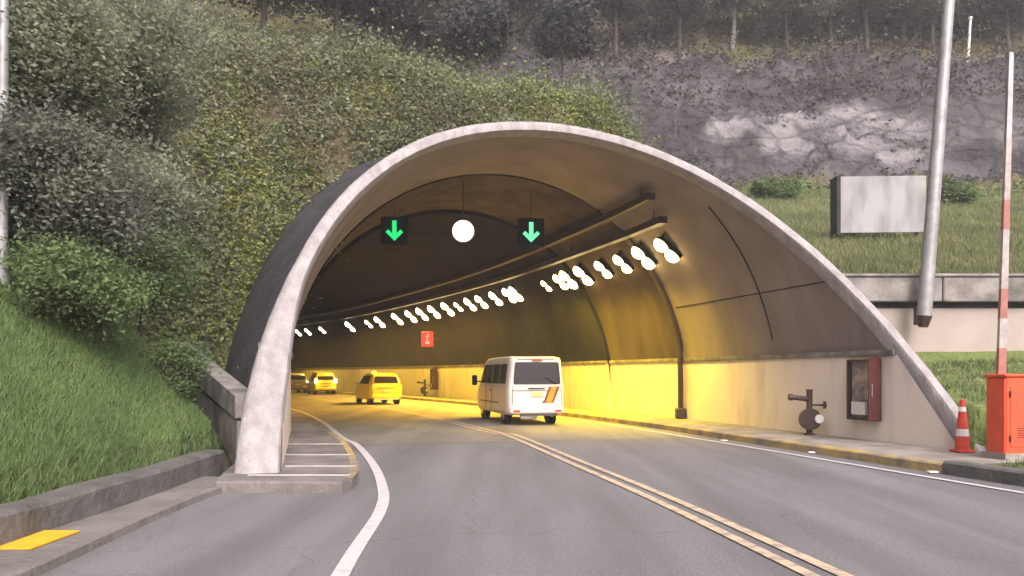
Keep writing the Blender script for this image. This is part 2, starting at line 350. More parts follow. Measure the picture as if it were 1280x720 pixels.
    def edge(sock):
        a = n.new('ShaderNodeMath'); a.operation = 'ADD'; l.new(sock, a.inputs[0])
        s_ = n.new('ShaderNodeMath'); s_.operation = 'MULTIPLY_ADD'; l.new(jit, s_.inputs[0]); s_.inputs[1].default_value = 1.1; s_.inputs[2].default_value = -.55; l.new(s_.outputs[0], a.inputs[1])
        r = n.new('ShaderNodeMapRange'); r.inputs[1].default_value = .42; r.inputs[2].default_value = .58; l.new(a.outputs[0], r.inputs[0]); return r.outputs[0]
    at2 = n.new('ShaderNodeAttribute'); at2.attribute_name = 'zone2'
    c = mix(edge(sp.outputs[2]), under, path); c = mix(edge(sp.outputs[1]), c, grass); c = mix(edge(sp.outputs[0]), c, rock); c = mix(edge(at2.outputs['Fac']), c, bank)
    l.new(c, b.inputs['Base Color'])
    bp = n.new('ShaderNodeBump'); bp.inputs['Strength'].default_value = .9; bp.inputs['Distance'].default_value = .5; l.new(nz(2.2, 12), bp.inputs['Height']); l.new(bp.outputs[0], b.inputs['Normal'])
hill_material(hill_m)
hill = npmesh('hillside', V, Q, hill_m); tag(hill, kind='structure')
ca = hill.data.color_attributes.new('zone', 'FLOAT_COLOR', 'POINT')
ca.data.foreach_set('color', np.stack([rock_w, grass_w, path_w, np.ones_like(H)], -1).astype(np.float32).ravel())
za = hill.data.attributes.new('zone2', 'FLOAT', 'POINT'); za.data.foreach_set('value', bank_w.astype(np.float32).ravel())
hill.data.polygons.foreach_set('use_smooth', [True] * len(hill.data.polygons))
def hz(x, y):
    i = np.clip(np.searchsorted(gx, x) - 1, 0, nx - 2); j = np.clip(np.searchsorted(gy, y) - 1, 0, ny - 2)
    u = (x - gx[i]) / (gx[i + 1] - gx[i]); v = (y - gy[j]) / (gy[j + 1] - gy[j])
    return (H[i, j] * (1 - u) + H[i + 1, j] * u) * (1 - v) + (H[i, j + 1] * (1 - u) + H[i + 1, j + 1] * u) * v
# far ground sheet
g = MB(); g.add([(-125, -80, -.25), (135, -80, -.25), (135, 170, -.25), (-125, 170, -.25)], [(0, 1, 2, 3)])
tag(g.build('ground', mat('far_ground', (.09, .10, .05), .95, var=.4, vscale=.05)), kind='structure')

# ------------------------------------------------------------------ roads, markings, kerbs
def strip(s0, s1, a0, a1, z, step=1.0, fa=None):
    m = MB(); n = max(1, int((s1 - s0) / step)); vs = []
    for k in range(n + 1):
        s = s0 + (s1 - s0) * k / n
        A0 = a0(s) if callable(a0) else a0; A1 = a1(s) if callable(a1) else a1
        vs += [F(s, A0, z), F(s, A1, z)]
    m.add(vs, [(2 * k, 2 * k + 2, 2 * k + 3, 2 * k + 1) for k in range(n)]); return m
def extr(s0, s1, sect, step=1.0, m=None, cap=True):   # sweep a closed (a,z) section along the axis
    m = m or MB(); n = max(1, int(abs(s1 - s0) / step)); L = len(sect); vs = []
    for k in range(n + 1):
        s = s0 + (s1 - s0) * k / n; vs += [F(s, a, z) for a, z in sect]
    fs = [(k * L + i, k * L + (i + 1) % L, (k + 1) * L + (i + 1) % L, (k + 1) * L + i) for k in range(n) for i in range(L)]
    if cap: fs += [tuple(range(L)), tuple(n * L + i for i in range(L - 1, -1, -1))]
    m.add(vs, fs); return m
S_J = 5.0
tag(strip(-45, S_J, 1.5, 18, 0.0).build('road', asphalt), kind='structure')
tag(strip(S_J, S_MAX, 1.5, 11.7, 0.004).build('tunnel_road', asphalt_in), kind='structure')
def path_strip(pts, wd, z):
    c = catmull([pts[0]] + pts + [pts[-1]], 14); m = MB(); vs = []
    t = np.gradient(c, axis=0); t /= np.linalg.norm(t, axis=1)[:, None] + 1e-9
    for p, d in zip(c, t):
        nn = np.array([-d[1], d[0]]) * wd / 2; vs += [(*(p - nn), z), (*(p + nn), z)]
    m.add(vs, [(2 * k, 2 * k + 2, 2 * k + 3, 2 * k + 1) for k in range(len(c) - 1)]); return m
def fp(s, a): v = F(s, a); return (v.x, v.y)
yl = [(3.9, -6), (3.2, 0), (2.33, 5.93), (1.78, 9.6), (1.05, 13.6), (.02, 19.2)] + [fp(s, 6.55) for s in (8, 14, 22, 32, 44, 58, 75)]
for k, off in enumerate((-.12, .12)):
    pts = [(x + off, y + .03 * k) for x, y in yl]
    tag(path_strip(pts, .115, .012).build('centre_line', paint_y), kind='structure')
ll = [(-.3, -6), (-.85, 1), (-1.27, 5.93), (-1.43, 8.67), (-1.70, 10.5), (-2.32, 13.3), (-3.3, 16.9)] + [fp(s, 10.35) for s in (7, 14, 22, 32, 44, 58)]
tag(path_strip(ll, .135, .012).build('left_edge_line', paint_w), kind='structure')
tag(strip(-40, 90, 2.42, 2.54, .012).build('right_edge_line', paint_w), kind='structure')
for px, py in ((905, 552), (1015, 567), (1166, 592)):
    Y = 1500 / (py - 467); m = MB(); m.box((0, 0, .012), (.15, .10, .03), ch=.012)
    o = m.build('road_stud', whitep, loc=(*at(px, py, Y).xy, .012))
    tag(o, {905: 'small pale road stud on the edge line, farthest of the three', 1015: 'small pale road stud on the edge line below the brown standpipe', 1166: 'small pale road stud on the edge line, nearest to the red cabinet'}[px], 'road stud', 'road studs along the right edge line')
# right sidewalk and kerbs
tag(extr(-2.1, S_MAX, [(1.74, -.1), (1.74, .146), (-.3, .15), (-.3, -.1)]).build('sidewalk', walk_m), kind='structure')
tag(extr(-2.1, S_MAX, [(1.96, -.1), (1.94, .13), (1.90, .155), (1.743, .157), (1.743, -.1)]).build('kerb', kerb_y), kind='structure')
tag(extr(-42, -2.13, [(1.98, -.1), (1.96, .17), (1.92, .20), (1.72, .20), (1.72, -.1)]).build('kerb', kerb_m), kind='structure')
tag(strip(-42, -2.1, -14, 1.73, .13).build('verge_soil', mat('verge_soil', (.085, .11, .04), .95, var=.4, vscale=3)), kind='structure')
mat('island_concrete', (.20, .178, .172), .9, col2=(.10, .09, .085), vscale=1.7, bump=.5, bscale=14, detail=10)
# left traffic island under the arch leg
isl = [(-2.12, 10.0), (-2.05, 10.25), (-2.14, 11.2), (-2.58, 13.2), (-3.3, 15.9), (-4.1, 18.3), fp(8, 10.9), fp(8, 12.1), fp(3, 12.1), (-3.95, 10.9), (-3.72, 10.05)]
m = MB(); n = len(isl)
m.add([(x, y, -.1) for x, y in isl] + [(x, y, .12) for x, y in isl] + [(x * .995 - .01, y + .015, .15) for x, y in isl],
      [tuple(2 * n + i for i in range(n))] + [(i, (i + 1) % n, n + (i + 1) % n, n + i) for i in range(n)] + [(n + i, n + (i + 1) % n, 2 * n + (i + 1) % n, 2 * n + i) for i in range(n)])
tag(m.build('traffic_island', MATS['island_concrete']), kind='structure')
for k, (yy, xl, xr) in enumerate(((10.62, -3.5, -2.15), (11.65, -3.3, -2.28), (13.3, -3.9, -2.68), (15.3, -4.3, -3.22))):
    m = MB(); m.box(((xl + xr) / 2, yy, .154), (xr - xl, .075, .008)); tag(m.build('island_stripe', paint_w), kind='structure')
tag(path_strip([(-2.12, 10.3), (-2.21, 11.2), (-2.65, 13.2), (-3.37, 15.9), (-4.17, 18.3)], .11, .156).build('island_edge_paint', kerb_y), kind='structure')
tag(extr(8, S_MAX, [(10.9, -.1), (10.9, .15), (12.0, .15), (12.0, -.1)]).build('inner_walkway', walk_m), kind='structure')
# left walkway with low road kerb and the tall kerb under the grass
m = MB(); ys = [-20, -8, -2, 3, 6, 8, 9.3, 10.2, 10.9]; xk = [-3.2, -3.3, -3.4, -3.45, -3.5, -3.62, -3.66, -3.62, -3.7]
vs = []
for y, x in zip(ys, xk): vs += [(x, y, -.1), (x - .02, y, .07), (x - .06, y, .09), (-4.5, y, .11), (-4.5, y, -.1)]
L = 5; m.add(vs, [(k * L + i, k * L + i + 1, (k + 1) * L + i + 1, (k + 1) * L + i) for k in range(len(ys) - 1) for i in range(L - 1)] + [tuple(range(L)), tuple((len(ys) - 1) * L + i for i in range(L))])
tag(m.build('footpath', mat('dirty_path_concrete', (.18, .162, .156), .9, col2=(.11, .10, .092), vscale=1.4, bump=.6, bscale=12, detail=10)), kind='structure')
m = MB(); vs = []; ys2 = list(np.arange(-20, 11.8, .8)) + [11.9]
for y in ys2:
    e = .03 * fbm(0, y, 0, .9); t_ = max(0, (y - 9.5) * .06)
    vs += [(-4.12 - t_ + e, y, .02), (-4.14 - t_ + e, y, .33 + e), (-4.18 - t_ + e, y, .37 + e), (-4.46 - t_, y, .37 + e), (-4.48 - t_, y, .02)]
m.add(vs, [(k * L + i, k * L + i + 1, (k + 1) * L + i + 1, (k + 1) * L + i) for k in range(len(ys2) - 1) for i in range(L - 1)] + [tuple(range(L)), tuple((len(ys2) - 1) * L + i for i in range(L))])
tag(m.build('bank_kerb', kerb_m), kind='structure')
m = MB(); m.box((-4.0, 6.72, .108), (.36, .72, .012)); o = m.build('painted_patch', yellow_patch); tag(o, kind='structure')

# ------------------------------------------------------------------ tunnel
tun = empty('road_tunnel', F(0, AC, 0), 0, 'concrete road tunnel with a pale slanted arch rim and sooty lining cut into the hill', 'tunnel')
tun_loc = Vector(tun.location)
def tb(m, name, mt, smooth=True):
    m.v = [(x - tun_loc.x, y - tun_loc.y, z) for x, y, z in m.v]; return m.build(name, mt, tun, smooth)
def shell(sa, sb, off, step=1.2, inset=0):
    m = MB(); n = len(PR); rows = []
    ks = max(2, int((max(sb - 1, 1)) / step)) if sb < 20 else int((sb - 15) / step)
    for k in range(ks + 1):
        for (a, z, nn) in PR:
            s0 = sa(z) if callable(sa) else sa; s = s0 + (sb - s0) * k / ks
            rows.append(F(s, a + nn[0] * off, z + nn[1] * off))
    m.add(rows, [(k * n + i, (k + 1) * n + i, (k + 1) * n + i + 1, k * n + i + 1) for k in range(ks) for i in range(n - 1)]); return m
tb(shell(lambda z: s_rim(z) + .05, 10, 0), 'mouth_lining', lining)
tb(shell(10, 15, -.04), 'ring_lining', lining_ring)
m = MB(); # joint faces where ring and inner lining step in
n = len(PR)
for s, o0, o1 in ((10, 0, -.04), (15, -.04, -.16)):
    m.add([F(s, a + nn[0] * o0, z + nn[1] * o0) for a, z, nn in PR] + [F(s, a + nn[0] * o1, z + nn[1] * o1) for a, z, nn in PR], [(i, i + 1, n + i + 1, n + i) for i in range(n - 1)])
tb(m, 'step_ring', lining_in)
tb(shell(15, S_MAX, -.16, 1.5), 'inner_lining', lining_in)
m = MB(); n = len(PR); ks = 50
for k in range(ks + 1):
    for (a, z, nn) in PR:
        s0 = s_rim(z) + .05; t = k / ks; s = s0 + (45 - s0) * t ** 1.5
        e = .20 + 1.0 * float(sstep(np.array(s - s0), .8, 5.5)) * (float(sstep(np.array(a), AC + .5, AC + 3.5)))
        m.v.append(tuple(F(s, a + nn[0] * e, z + nn[1] * e)))
m.f = [(k * n + i, (k + 1) * n + i, (k + 1) * n + i + 1, k * n + i + 1) for k in range(ks) for i in range(n - 1)]; m.mi = [0] * len(m.f)
tb(m, 'outer_shell', conc_dark)
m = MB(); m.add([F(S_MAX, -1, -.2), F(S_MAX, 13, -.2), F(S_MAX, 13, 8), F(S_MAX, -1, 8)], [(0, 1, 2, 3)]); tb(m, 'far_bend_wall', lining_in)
# rim
m = MB(); vs = []; n = len(PR)
for i, (a, z, nn) in enumerate(PR):
    left = a > AC
    t = .20 + (.20 * max(0, min(1, (3.4 - z) / 3.0)) if left else .05 * max(0, 1 - z / 3)); li = .04 + (.14 * max(0, min(1, (3.2 - z) / 1.5)) if left else 0); s0 = s_rim(z) + .02 * fbm(a, z, 0, .8)
    rough = .012 * fbm(a * 2, z * 2, 0, 1.2)
    for (o, ds) in ((-li, .3 + .6 * float(sstep(np.array(a), AC + 3, AC + 5.5))), (-li, -.06), (-li + .03, -.12), (t - .1, -.12), (t - .02 + rough, -.07), (t + .02 + rough, .02), (t + .04, .55)):
        vs.append(F(s0 + ds, a + nn[0] * o, max(z + nn[1] * o, -.02 if z < .05 else -1)))
L = 7
m.add(vs, [(k * L + i, k * L + (i + 1) % L, (k + 1) * L + (i + 1) % L, (k + 1) * L + i) for k in range(n - 1) for i in range(L)] + [tuple(range(L)), tuple((n - 1) * L + i for i in range(L))])
tb(m, 'portal_rim', conc_rim)
# painted lower walls and ledges
def wallstrip(sgn):
    m = MB(); a_of = (lambda d: d) if sgn > 0 else (lambda d: 2 * AC - d)
    for ss, se, d in ((None, 15, .10), (15, S_MAX, .24)):
        vs = []; ks = 60
        for k in range(ks + 1):
            for z in (.10, 1.86):
                s0 = s_rim(z) + .12 if ss is None else ss; t = k / ks; vs.append(F(s0 + (se - s0) * t, a_of(d), z))
        m.add(vs, [(2 * k, 2 * k + 2, 2 * k + 3, 2 * k + 1) for k in range(ks)])
    m.add([F(15, a_of(.10), .1), F(15, a_of(.24), .1), F(15, a_of(.24), 1.86), F(15, a_of(.10), 1.86)], [(0, 1, 2, 3)])
    return m
tb(wallstrip(1), 'painted_wall', wall_m); tb(wallstrip(-1), 'painted_wall', wall_m)
for sg in (1, -1):
    m = MB()
    for s0, s1, e in ((s_rim(1.93) + .12, 15, 0), (15.02, S_MAX, .13)):
        sec = [(-.3, 1.85), (.14 + e, 1.85), (.16 + e, 1.88), (.16 + e, 1.97), (-.3, 1.99)]
        sec = [(a if sg > 0 else 2 * AC - a, z) for a, z in sec]; extr(s0, s1, sec, 1.2, m)
    tb(m, 'wall_ledge', conc)
# form joints in the mouth lining (thin raised ribs)
m = MB()
for s_j in (5.2,):
    pts = [F(s_j, a + nn[0] * -.01, z + nn[1] * -.01) for a, z, nn in PR if 1.99 < z and a < 1.9]; m.tube(pts, .014, 6)
for zz in (3.45,):
    a = AC - b_in(zz) + .01; pts = [F(s, a, zz) for s in np.arange(s_rim(zz) + .3, 9.9, .5)]; m.tube(pts, .012, 6)
tb(m, 'form_joint', lining_in)
# conduit that climbs the ring at s=10
m = MB(); pts = [F(9.85, .22, .16), F(9.85, .22, 1.2), F(9.85, .24, 2.1)]
pts += [F(9.85, a + nn[0] * -.10, z + nn[1] * -.10) for a, z, nn in PR if z > 2.3 and a < 2.3]
m.tube(pts, .085, 8)
od = m; od.v = [(x, y, z) for x, y, z in od.v]
c = empty('conduit', F(9.85, .22, .15), 0, 'dark brown conduit climbing the tunnel wall and crossing the roof beyond the mouth', 'conduit')
od.v = [tuple(Vector(v) - Vector(c.location)) for v in od.v]; od.build('pipe', dmetal, c, True)
mm = MB(); mm.box((0, 0, .16), (.30, .34, .34), ch=.04); mm.build('foot_box', dmetal, c)
# roof cable trays
for k, (dn, label) in enumerate(((2.75, 'long dark cable tray under the tunnel roof, upper of the two'), (2.15, 'long dark cable tray under the tunnel roof, lower of the two'))):
    zc = float(BH * (1 - ((AC - dn) / BW) ** 2) ** (1 / QP)) - .28
    m = MB(); s0 = 6.3 if k == 0 else 6.9
    extr(s0, 70, [(dn - .02, zc + .10), (dn + .20, zc + .10), (dn + .20, zc - .08), (dn - .02, zc - .08)], 1.0, m)
    c = empty('cable_tray', F(s0, dn, zc), 0, label, 'cable tray', 'cable trays under the tunnel roof')
    m.v = [tuple(Vector(v) - Vector(c.location)) for v in m.v]; m.build('tray', dmetal, c)
    for s in np.arange(s0 + .6, 40, 3.0):
        h = MB(); p = F(s, dn + .09, zc + .1) - Vector(c.location); h.tube([p, p + Vector((0, 0, .30))], .025, 6); h.build('hanger', dmetal, c)

# ------------------------------------------------------------------ tunnel lamps
def s_for_px(px, a, lo=0, hi=80):
    for _ in range(50):
        mid = (lo + hi) / 2; p = F(mid, a); u = 640 + 1000 * p.x / p.y
        if u > px: lo = mid
        else: hi = mid
    return (lo + hi) / 2
LA = 1.62; LZ = 4.86
lpx = [833, 804, 778, 754, 729, 711, 701, 683, 645, 637, 620, 602, 588, 573, 560, 543, 528, 514, 497, 475, 461, 438, 403, 385, 373]
words = ['first', 'second', 'third', 'fourth', 'fifth', 'sixth', 'seventh', 'eighth', 'ninth', 'tenth', 'eleventh', 'twelfth', 'thirteenth', 'fourteenth', 'fifteenth', 'sixteenth', 'seventeenth', 'eighteenth', 'nineteenth', 'twentieth', 'twenty first', 'twenty second', 'twenty third', 'twenty fourth', 'twenty fifth']
def make_lamp():
    r = empty('tunnel_lamp', (0, 0, 0)); M = Matrix.Rotation(R(40), 4, 'Y')
    h = MB(); h.box((0, 0, .10), (.82, .34, .14), M, ch=.03); h.tube([(-.2, 0, .12), (-.02, 0, .62)], .02, 6); h.build('housing', black, r)
    for sx in (-.22, .22):
        l = MB(); P = []
        for i in range(5):
            t = i / 4 * math.pi / 2
            P.append((.185 * math.cos(t) + .01, -.19 * math.sin(t)))
        nn = 14; vs = [(rr * math.cos(2 * math.pi * k / nn) * 1.15 + sx, rr * math.sin(2 * math.pi * k / nn), zz + .028) for rr, zz in P for k in range(nn)]
        l.add(vs, [(i * nn + k, i * nn + (k + 1) % nn, (i + 1) * nn + (k + 1) % nn, (i + 1) * nn + k) for i in range(4) for k in range(nn)] + [tuple(4 * nn + k for k in range(nn))], M)
        l.build('lens', lampw, r, True)
    return r
proto = make_lamp()
ld = bpy.data.lights.new('lamp_light', 'SPOT'); ld.energy = LAMP_W * 12; ld.color = (1, .68, .035); ld.spot_size = R(128); ld.spot_blend = .8; ld.shadow_soft_size = .18
ldm = ld.copy(); ldm.spot_size = R(104); ldm.energy = LAMP_W * 30; ldm.color = (1, .56, .07)
ldb = ld.copy(); ldb.energy = LAMP_W * 7
ldf = ld.copy(); ldf.energy = LAMP_W * 8; ldf.spot_size = R(104); ldf.color = (1, .62, .16)
lampfar_mesh = None
for i, px in enumerate(lpx):
    s = s_for_px(px, LA); o = proto if i == 0 else copy_tree(proto)
    o.location = F(s, LA, LZ); o.rotation_euler = (0, 0, head(s))
    sc = 1.0 if i in (0, 1, 4, 5) else (.62 if i in (7, 13, 20, 22, 23, 24) else .85); 
    if i > 7: sc *= 1.12
    if i > 13: sc *= 1.15
    o.scale = (sc, sc, sc)
    if i >= 21:
        for ch in o.children:
            if ch.name.startswith('lens'):
                ch.data = ch.data.copy(); ch.data.materials.clear(); ch.data.materials.append(lampw2)
    tag(o, f'{words[i]} glowing lamp from the tunnel mouth in the row along the right roof', 'lamp', 'glowing lamps in a row inside the tunnel')
    lo = bpy.data.objects.new('lamp_light', ldf if i > 19 else (ldb if i < 2 else (ld if i < 7 else ldm))); COL.objects.link(lo); lo.parent = o; lo.location = (-.08, 0, -.22)
    lo.rotation_euler = (0, R(2 if i < 7 else 33), 0)
    if i > 6: lo.location = (-.25, 0, -.3)

# ------------------------------------------------------------------ lane signals
arrow = [(0, -.36), (.30, -.06), (.21, .03), (.075, -.10), (.075, .34), (-.075, .34), (-.075, -.10), (-.21, .03), (-.30, -.06)]
for px, py, lab in ((493, 288, 'left green downward arrow lane signal glowing under the dark tunnel roof'), (664, 290, 'right green downward arrow lane signal beside the roof cable trays')):
    Y = 22.2; p = at(px, py, Y); r = empty('lane_signal', p, R(4), lab, 'lane signal', 'green arrow lane signals')
    h = MB(); h.box((0, .10, 0), (.74, .18, .78), ch=.03); h.build('housing', black, r)
    a = MB(); sc = .80; a.prism([(x * sc, z * sc) for x, z in arrow], .03, Matrix.Translation((0, -.025, 0))); a.build('arrow', green_e if px < 600 else green_p, r)
    b = MB(); b.tube([(0, .1, .38), (0, .1, 1.2)], .016, 6); b.build('bracket', dmetal, r)
p = at(579, 289, 22.2); r = empty('round_signal', p, R(2), 'round white glowing disc sign between the two green arrows', 'signal')
m = MB(); nn = 32; m.prism([(.30 * math.cos(2 * math.pi * k / nn), .30 * math.sin(2 * math.pi * k / nn)) for k in range(nn)], .03, Matrix.Translation((0, -.04, 0))); m.build('disc', white_e, r)
m = MB(); m.prism([(.33 * math.cos(2 * math.pi * k / nn), .33 * math.sin(2 * math.pi * k / nn)) for k in range(nn)], .16, Matrix.Translation((0, -.008, 0))); m.build('housing', black, r)
m = MB(); m.tube([(0, .1, .3), (0, .1, 1.4)], .016, 6); m.build('bracket', dmetal, r)
# red sign on the inner wall
sr = s_for_px(534, 1.5); q = F(sr, 1.5, 1.5 + (467 - 424) / 1000 * F(sr, 1.5).y)
r = empty('red_sign', q, 0, 'small glowing red sign with pale characters high on the inner wall', 'sign')
m = MB(); m.box((0, .05, 0), (.66, .10, .84), ch=.02); m.build('panel', red_e, r)
m = MB(); m.box((.0, -.008, .16), (.16, .012, .07)); m.box((.05, -.008, .22), (.07, .012, .2)); m.box((0, -.008, -.02), (.07, .012, .12)); m.box((-.05, -.008, -.2), (.10, .012, .10)); m.box((.07, -.008, -.2), (.08, .012, .16)); m.build('characters', pink_e, r)
m = MB(); m.tube([(0.1, .1, 0), (1.35, .5, 0)], .03, 6); m.build('bracket', dmetal, r)

# ------------------------------------------------------------------ hydrant standpipes and hose cabinets
def standpipe(s, a, label):
    r = empty('standpipe', F(s, a, .15), 0, label, 'standpipe', 'brown standpipes by the tunnel wall')
    m = MB(); m.tube([(0, 0, 0), (0, 0, .99)], .066, 12); m.tube([(0, 0, 0), (0, 0, .03)], .13, 12); m.tube([(0, 0, .97), (0, 0, 1.0)], .075, 12); m.build('pipe', dmetal, r, True)
    m = MB(); m.tube([(-.05, 0, .79), (-.40, -.02, .83)], .055, 12); m.tube([(-.38, -.02, .828), (-.46, -.02, .835)], .075, 12); m.build('outlet', dmetal, r, True)
    m = MB(); m.tube([(.05, 0, .66), (.34, 0, .66)], .022, 8); m.tube([(.32, 0, .66), (.36, 0, .66)], .085, 12); m.build('valve_arm', dmetal, r, True)
    m = MB(); m.tube([(-.02, -.03, .35), (-.02, -.16, .35)], .235, 20); m.build('flange', dmetal, r, True)
    m = MB(); m.tube([(.15, -.05, .36), (.15, -.20, .36)], .095, 16); m.build('cap', whitep, r, True)
standpipe(3.35, .42, 'brown standpipe with a white cap on the sidewalk beside the maroon wall cabinet')
s2 = s_for_px(532, .5); standpipe(s2, .55, 'distant brown standpipe deep inside under the red sign')
def cabinet(s, label, wall_a=.10):
    h = head(s); r = empty('hose_cabinet', F(s, wall_a, .55), h, label, 'cabinet', 'maroon hose cabinets on the tunnel wall')
    # local: -x away from the wall, y along the axis
    f = MB(); D = .14
    for c, d in (((-D / 2, -.42, .62), (D, .04, 1.24)), ((-D / 2, .42, .62), (D, .04, 1.24)), ((-D / 2, 0, 1.22), (D, .80, .04)), ((-D / 2, 0, .02), (D, .80, .04))): f.box(c, d)
    f.build('frame', dmetal, r)
    b = MB(); b.box((-.02, 0, .62), (.03, .80, 1.16)); b.build('back_panel', mat('cabinet_inside', (.42, .34, .30), .7, col2=(.12, .09, .08), vscale=4), r)
    b = MB(); b.box((-.08, .12, .24), (.06, .42, .26)); b.build('paper_notice', whitep, r)
    b = MB(); b.box((-.11, -.44, .64), (.26, .03, 1.26)); 
    dM = Matrix.Translation((-.04, -.445, 0)) @ Matrix.Rotation(R(18), 4, 'Z')
    d = MB(); d.box((-.20, -.02, .63), (.40, .035, 1.22), dM, ch=.008); d.prism([(-.40, 1.24), (0, 1.24), (-.2, 1.31)], .035, dM @ Matrix.Translation((0, -.035, 0))); dd = d.build('door', maroon, r)
    hd = MB(); hd.tube([dM @ Vector((-.34, -.05, .5)), dM @ Vector((-.34, -.05, .75))], .012, 6); hd.build('handle', chrome, dd)
cabinet(1.9, 'maroon hose cabinet with its door open on the pale wall near the tunnel mouth')
cabinet(s_for_px(546, .2), 'distant maroon hose cabinet on the yellow lit wall past the white van', .32)

# ------------------------------------------------------------------ right side: cone, barrier, retaining wall, pole, board
r = empty('traffic_cone', (*at(1203, 0, 13.75).xy, .15), 0, 'slim red and white traffic cone standing at the right foot of the arch', 'traffic cone')
m = MB(); m.box((0, 0, .02), (.30, .30, .04), ch=.012); m.build('base', red_m, r)
prf = [(.125, .04), (.115, .25), (.105, .42), (.095, .56), (.055, .80), (.05, .88)]
for z0, z1, mt, nm in ((.04, .28, red_m, 'body'), (.28, .40, whitep, 'band'), (.40, .70, red_m, 'body'), (.70, .78, whitep, 'band'), (.78, .90, red_m, 'tip')):
    f = lambda z: .125 - .085 * (z / .9) ** 1.2
    m = MB(); m.tube([(0, 0, z0), (0, 0, z1)], [f(z0), f(z1)], 20); m.build(nm, mt, r, True)
bx = at(1263, 0, 12.75); bz = .2
r = empty('barrier_cabinet', (bx.x, bx.y, bz), R(10), 'tall red orange barrier cabinet on the grass verge at the right edge', 'barrier cabinet')
m = MB(); m.box((0, 0, .625), (.55, .42, 1.25), ch=.03); m.build('body', red_box, r)
m = MB(); m.box((0, 0, 1.27), (.59, .46, .05), ch=.015); m.build('lid', red_box, r)
m = MB(); m.box((0, 0, .0), (.62, .50, .10)); m.build('plinth', walk_m, r)
m = MB(); m.box((.02, -.214, .62), (.42, .012, .95), ch=.004); dd = m.build('door', red_box, r)
m = MB(); m.box((.17, -.225, .68), (.03, .012, .09)); m.build('lock', dmetal, dd)
p0 = at(1251, 472, 12.9); p1 = at(1263, 66, 12.9)
for zz in (.28, .98):
    m = MB(); m.tube([(-.20, -.225, zz - .05), (-.20, -.225, zz + .05)], .014, 8); m.build('hinge', dmetal, r)
m = MB()
for q in range(5): m.box((.03, -.2225, .30 + q * .035), (.20, .008, .012))
m.build('vent', dmetal, r)
r2 = empty('boom_barrier', p0 - Vector((0, 0, .05)), 0, 'raised red and white striped barrier arm rising from the red orange cabinet', 'boom barrier')
d = p1 - p0; NS = 11
for k in range(NS):
    a, b = k / NS, (k + 1) / NS
    w0 = .125 - .055 * a; w1 = .125 - .055 * b
    q0, q1 = d * a + Vector((0, 0, .05)), d * b + Vector((0, 0, .05)); m = MB(); ax = Vector((1, 0, 0))
    vs = []
    for q, ww in ((q0, w0), (q1, w1)):
        for sx, sy in ((-1, -1), (1, -1), (1, 1), (-1, 1)): vs.append(q + Vector((sx * ww / 2, sy * .035, 0)))
    m.add(vs, [(0, 1, 2, 3), (7, 6, 5, 4), (0, 4, 5, 1), (1, 5, 6, 2), (2, 6, 7, 3), (3, 7, 4, 0)])
    up = k >= 8
    m.build('stripe' if not up else 'bare_metal', (metal if up else (red_f if k in (0, 2, 5) else pale_f)), r2)
# retaining wall
r = empty('retaining_wall', (11, 18, 0), 0, 'beige retaining wall with a stained grey parapet above the right verge', 'retaining wall')
m = MB(); xa, xb = -3.75, 45
m.box(((xa + xb) / 2, .25, 1.9), (xb - xa, .30, 2.15)); m.build('wall', beige_m, r)
m = MB(); m.box(((xa + xb) / 2, .20, 3.03), (xb - xa, .18, .14)); m.build('painted_shadow_gap', conc_dark, r)  # dark strip: shade under the parapet put into its colour
m = MB(); xs = np.arange(xa, xb, 2.4)
for x in xs: m.box((x + 1.19, .06, 3.385), (2.375, .34, .55), ch=.02)
m.build('parapet', conc, r)
m = MB(); m.box(((xa + xb) / 2, .06, 3.70), (xb - xa, .42, .07), ch=.02); m.build('coping', conc, r)
# lamp pole
pb = at(1155, 402, 17.55); pt = at(1191, -60, 17.55)
r = empty('street_pole', pb, 0, 'thick leaning galvanised pole fixed to the retaining wall beside the grey board', 'pole')
m = MB(); dv = pt - pb; m.tube([Vector((0, 0, .1)), dv * .5, dv * 1.35], [.155, .135, .09], 16); m.build('shaft', metal, r, True)
m = MB(); m.tube([(-.02, 0, -.12), (0, 0, .12)], [.10, .17], 12); m.box((0, .15, .15), (.16, .3, .42)); m.build('shoe', dmetal, r)
m = MB(); e = dv * 1.35; m.tube([e, e + Vector((-.7, -1.2, .45)), e + Vector((-1.3, -2.4, .5))], .05, 8); m.box(e + Vector((-1.45, -2.7, .5)), (.3, .7, .14), ch=.05); m.build('lamp_arm', metal, r)
# weathered board
bl = at(1049, 293, 25.0); 
r = empty('notice_board', bl, R(-3), 'blank weathered grey board standing on the grass terrace behind the pole', 'board')
m = MB(); m.box((1.33, 0, .92), (2.62, .06, 1.76), ch=.01); m.build('panel', board_m, r)
m = MB(); m.box((-.03, .25, .90), (.12, .62, 1.86), ch=.01); m.build('side_panel', conc_dark, r)
for x in (.25, 2.4): m = MB(); m.box((x, .12, .2), (.09, .09, 2.6)); m.build('post', dmetal, r)
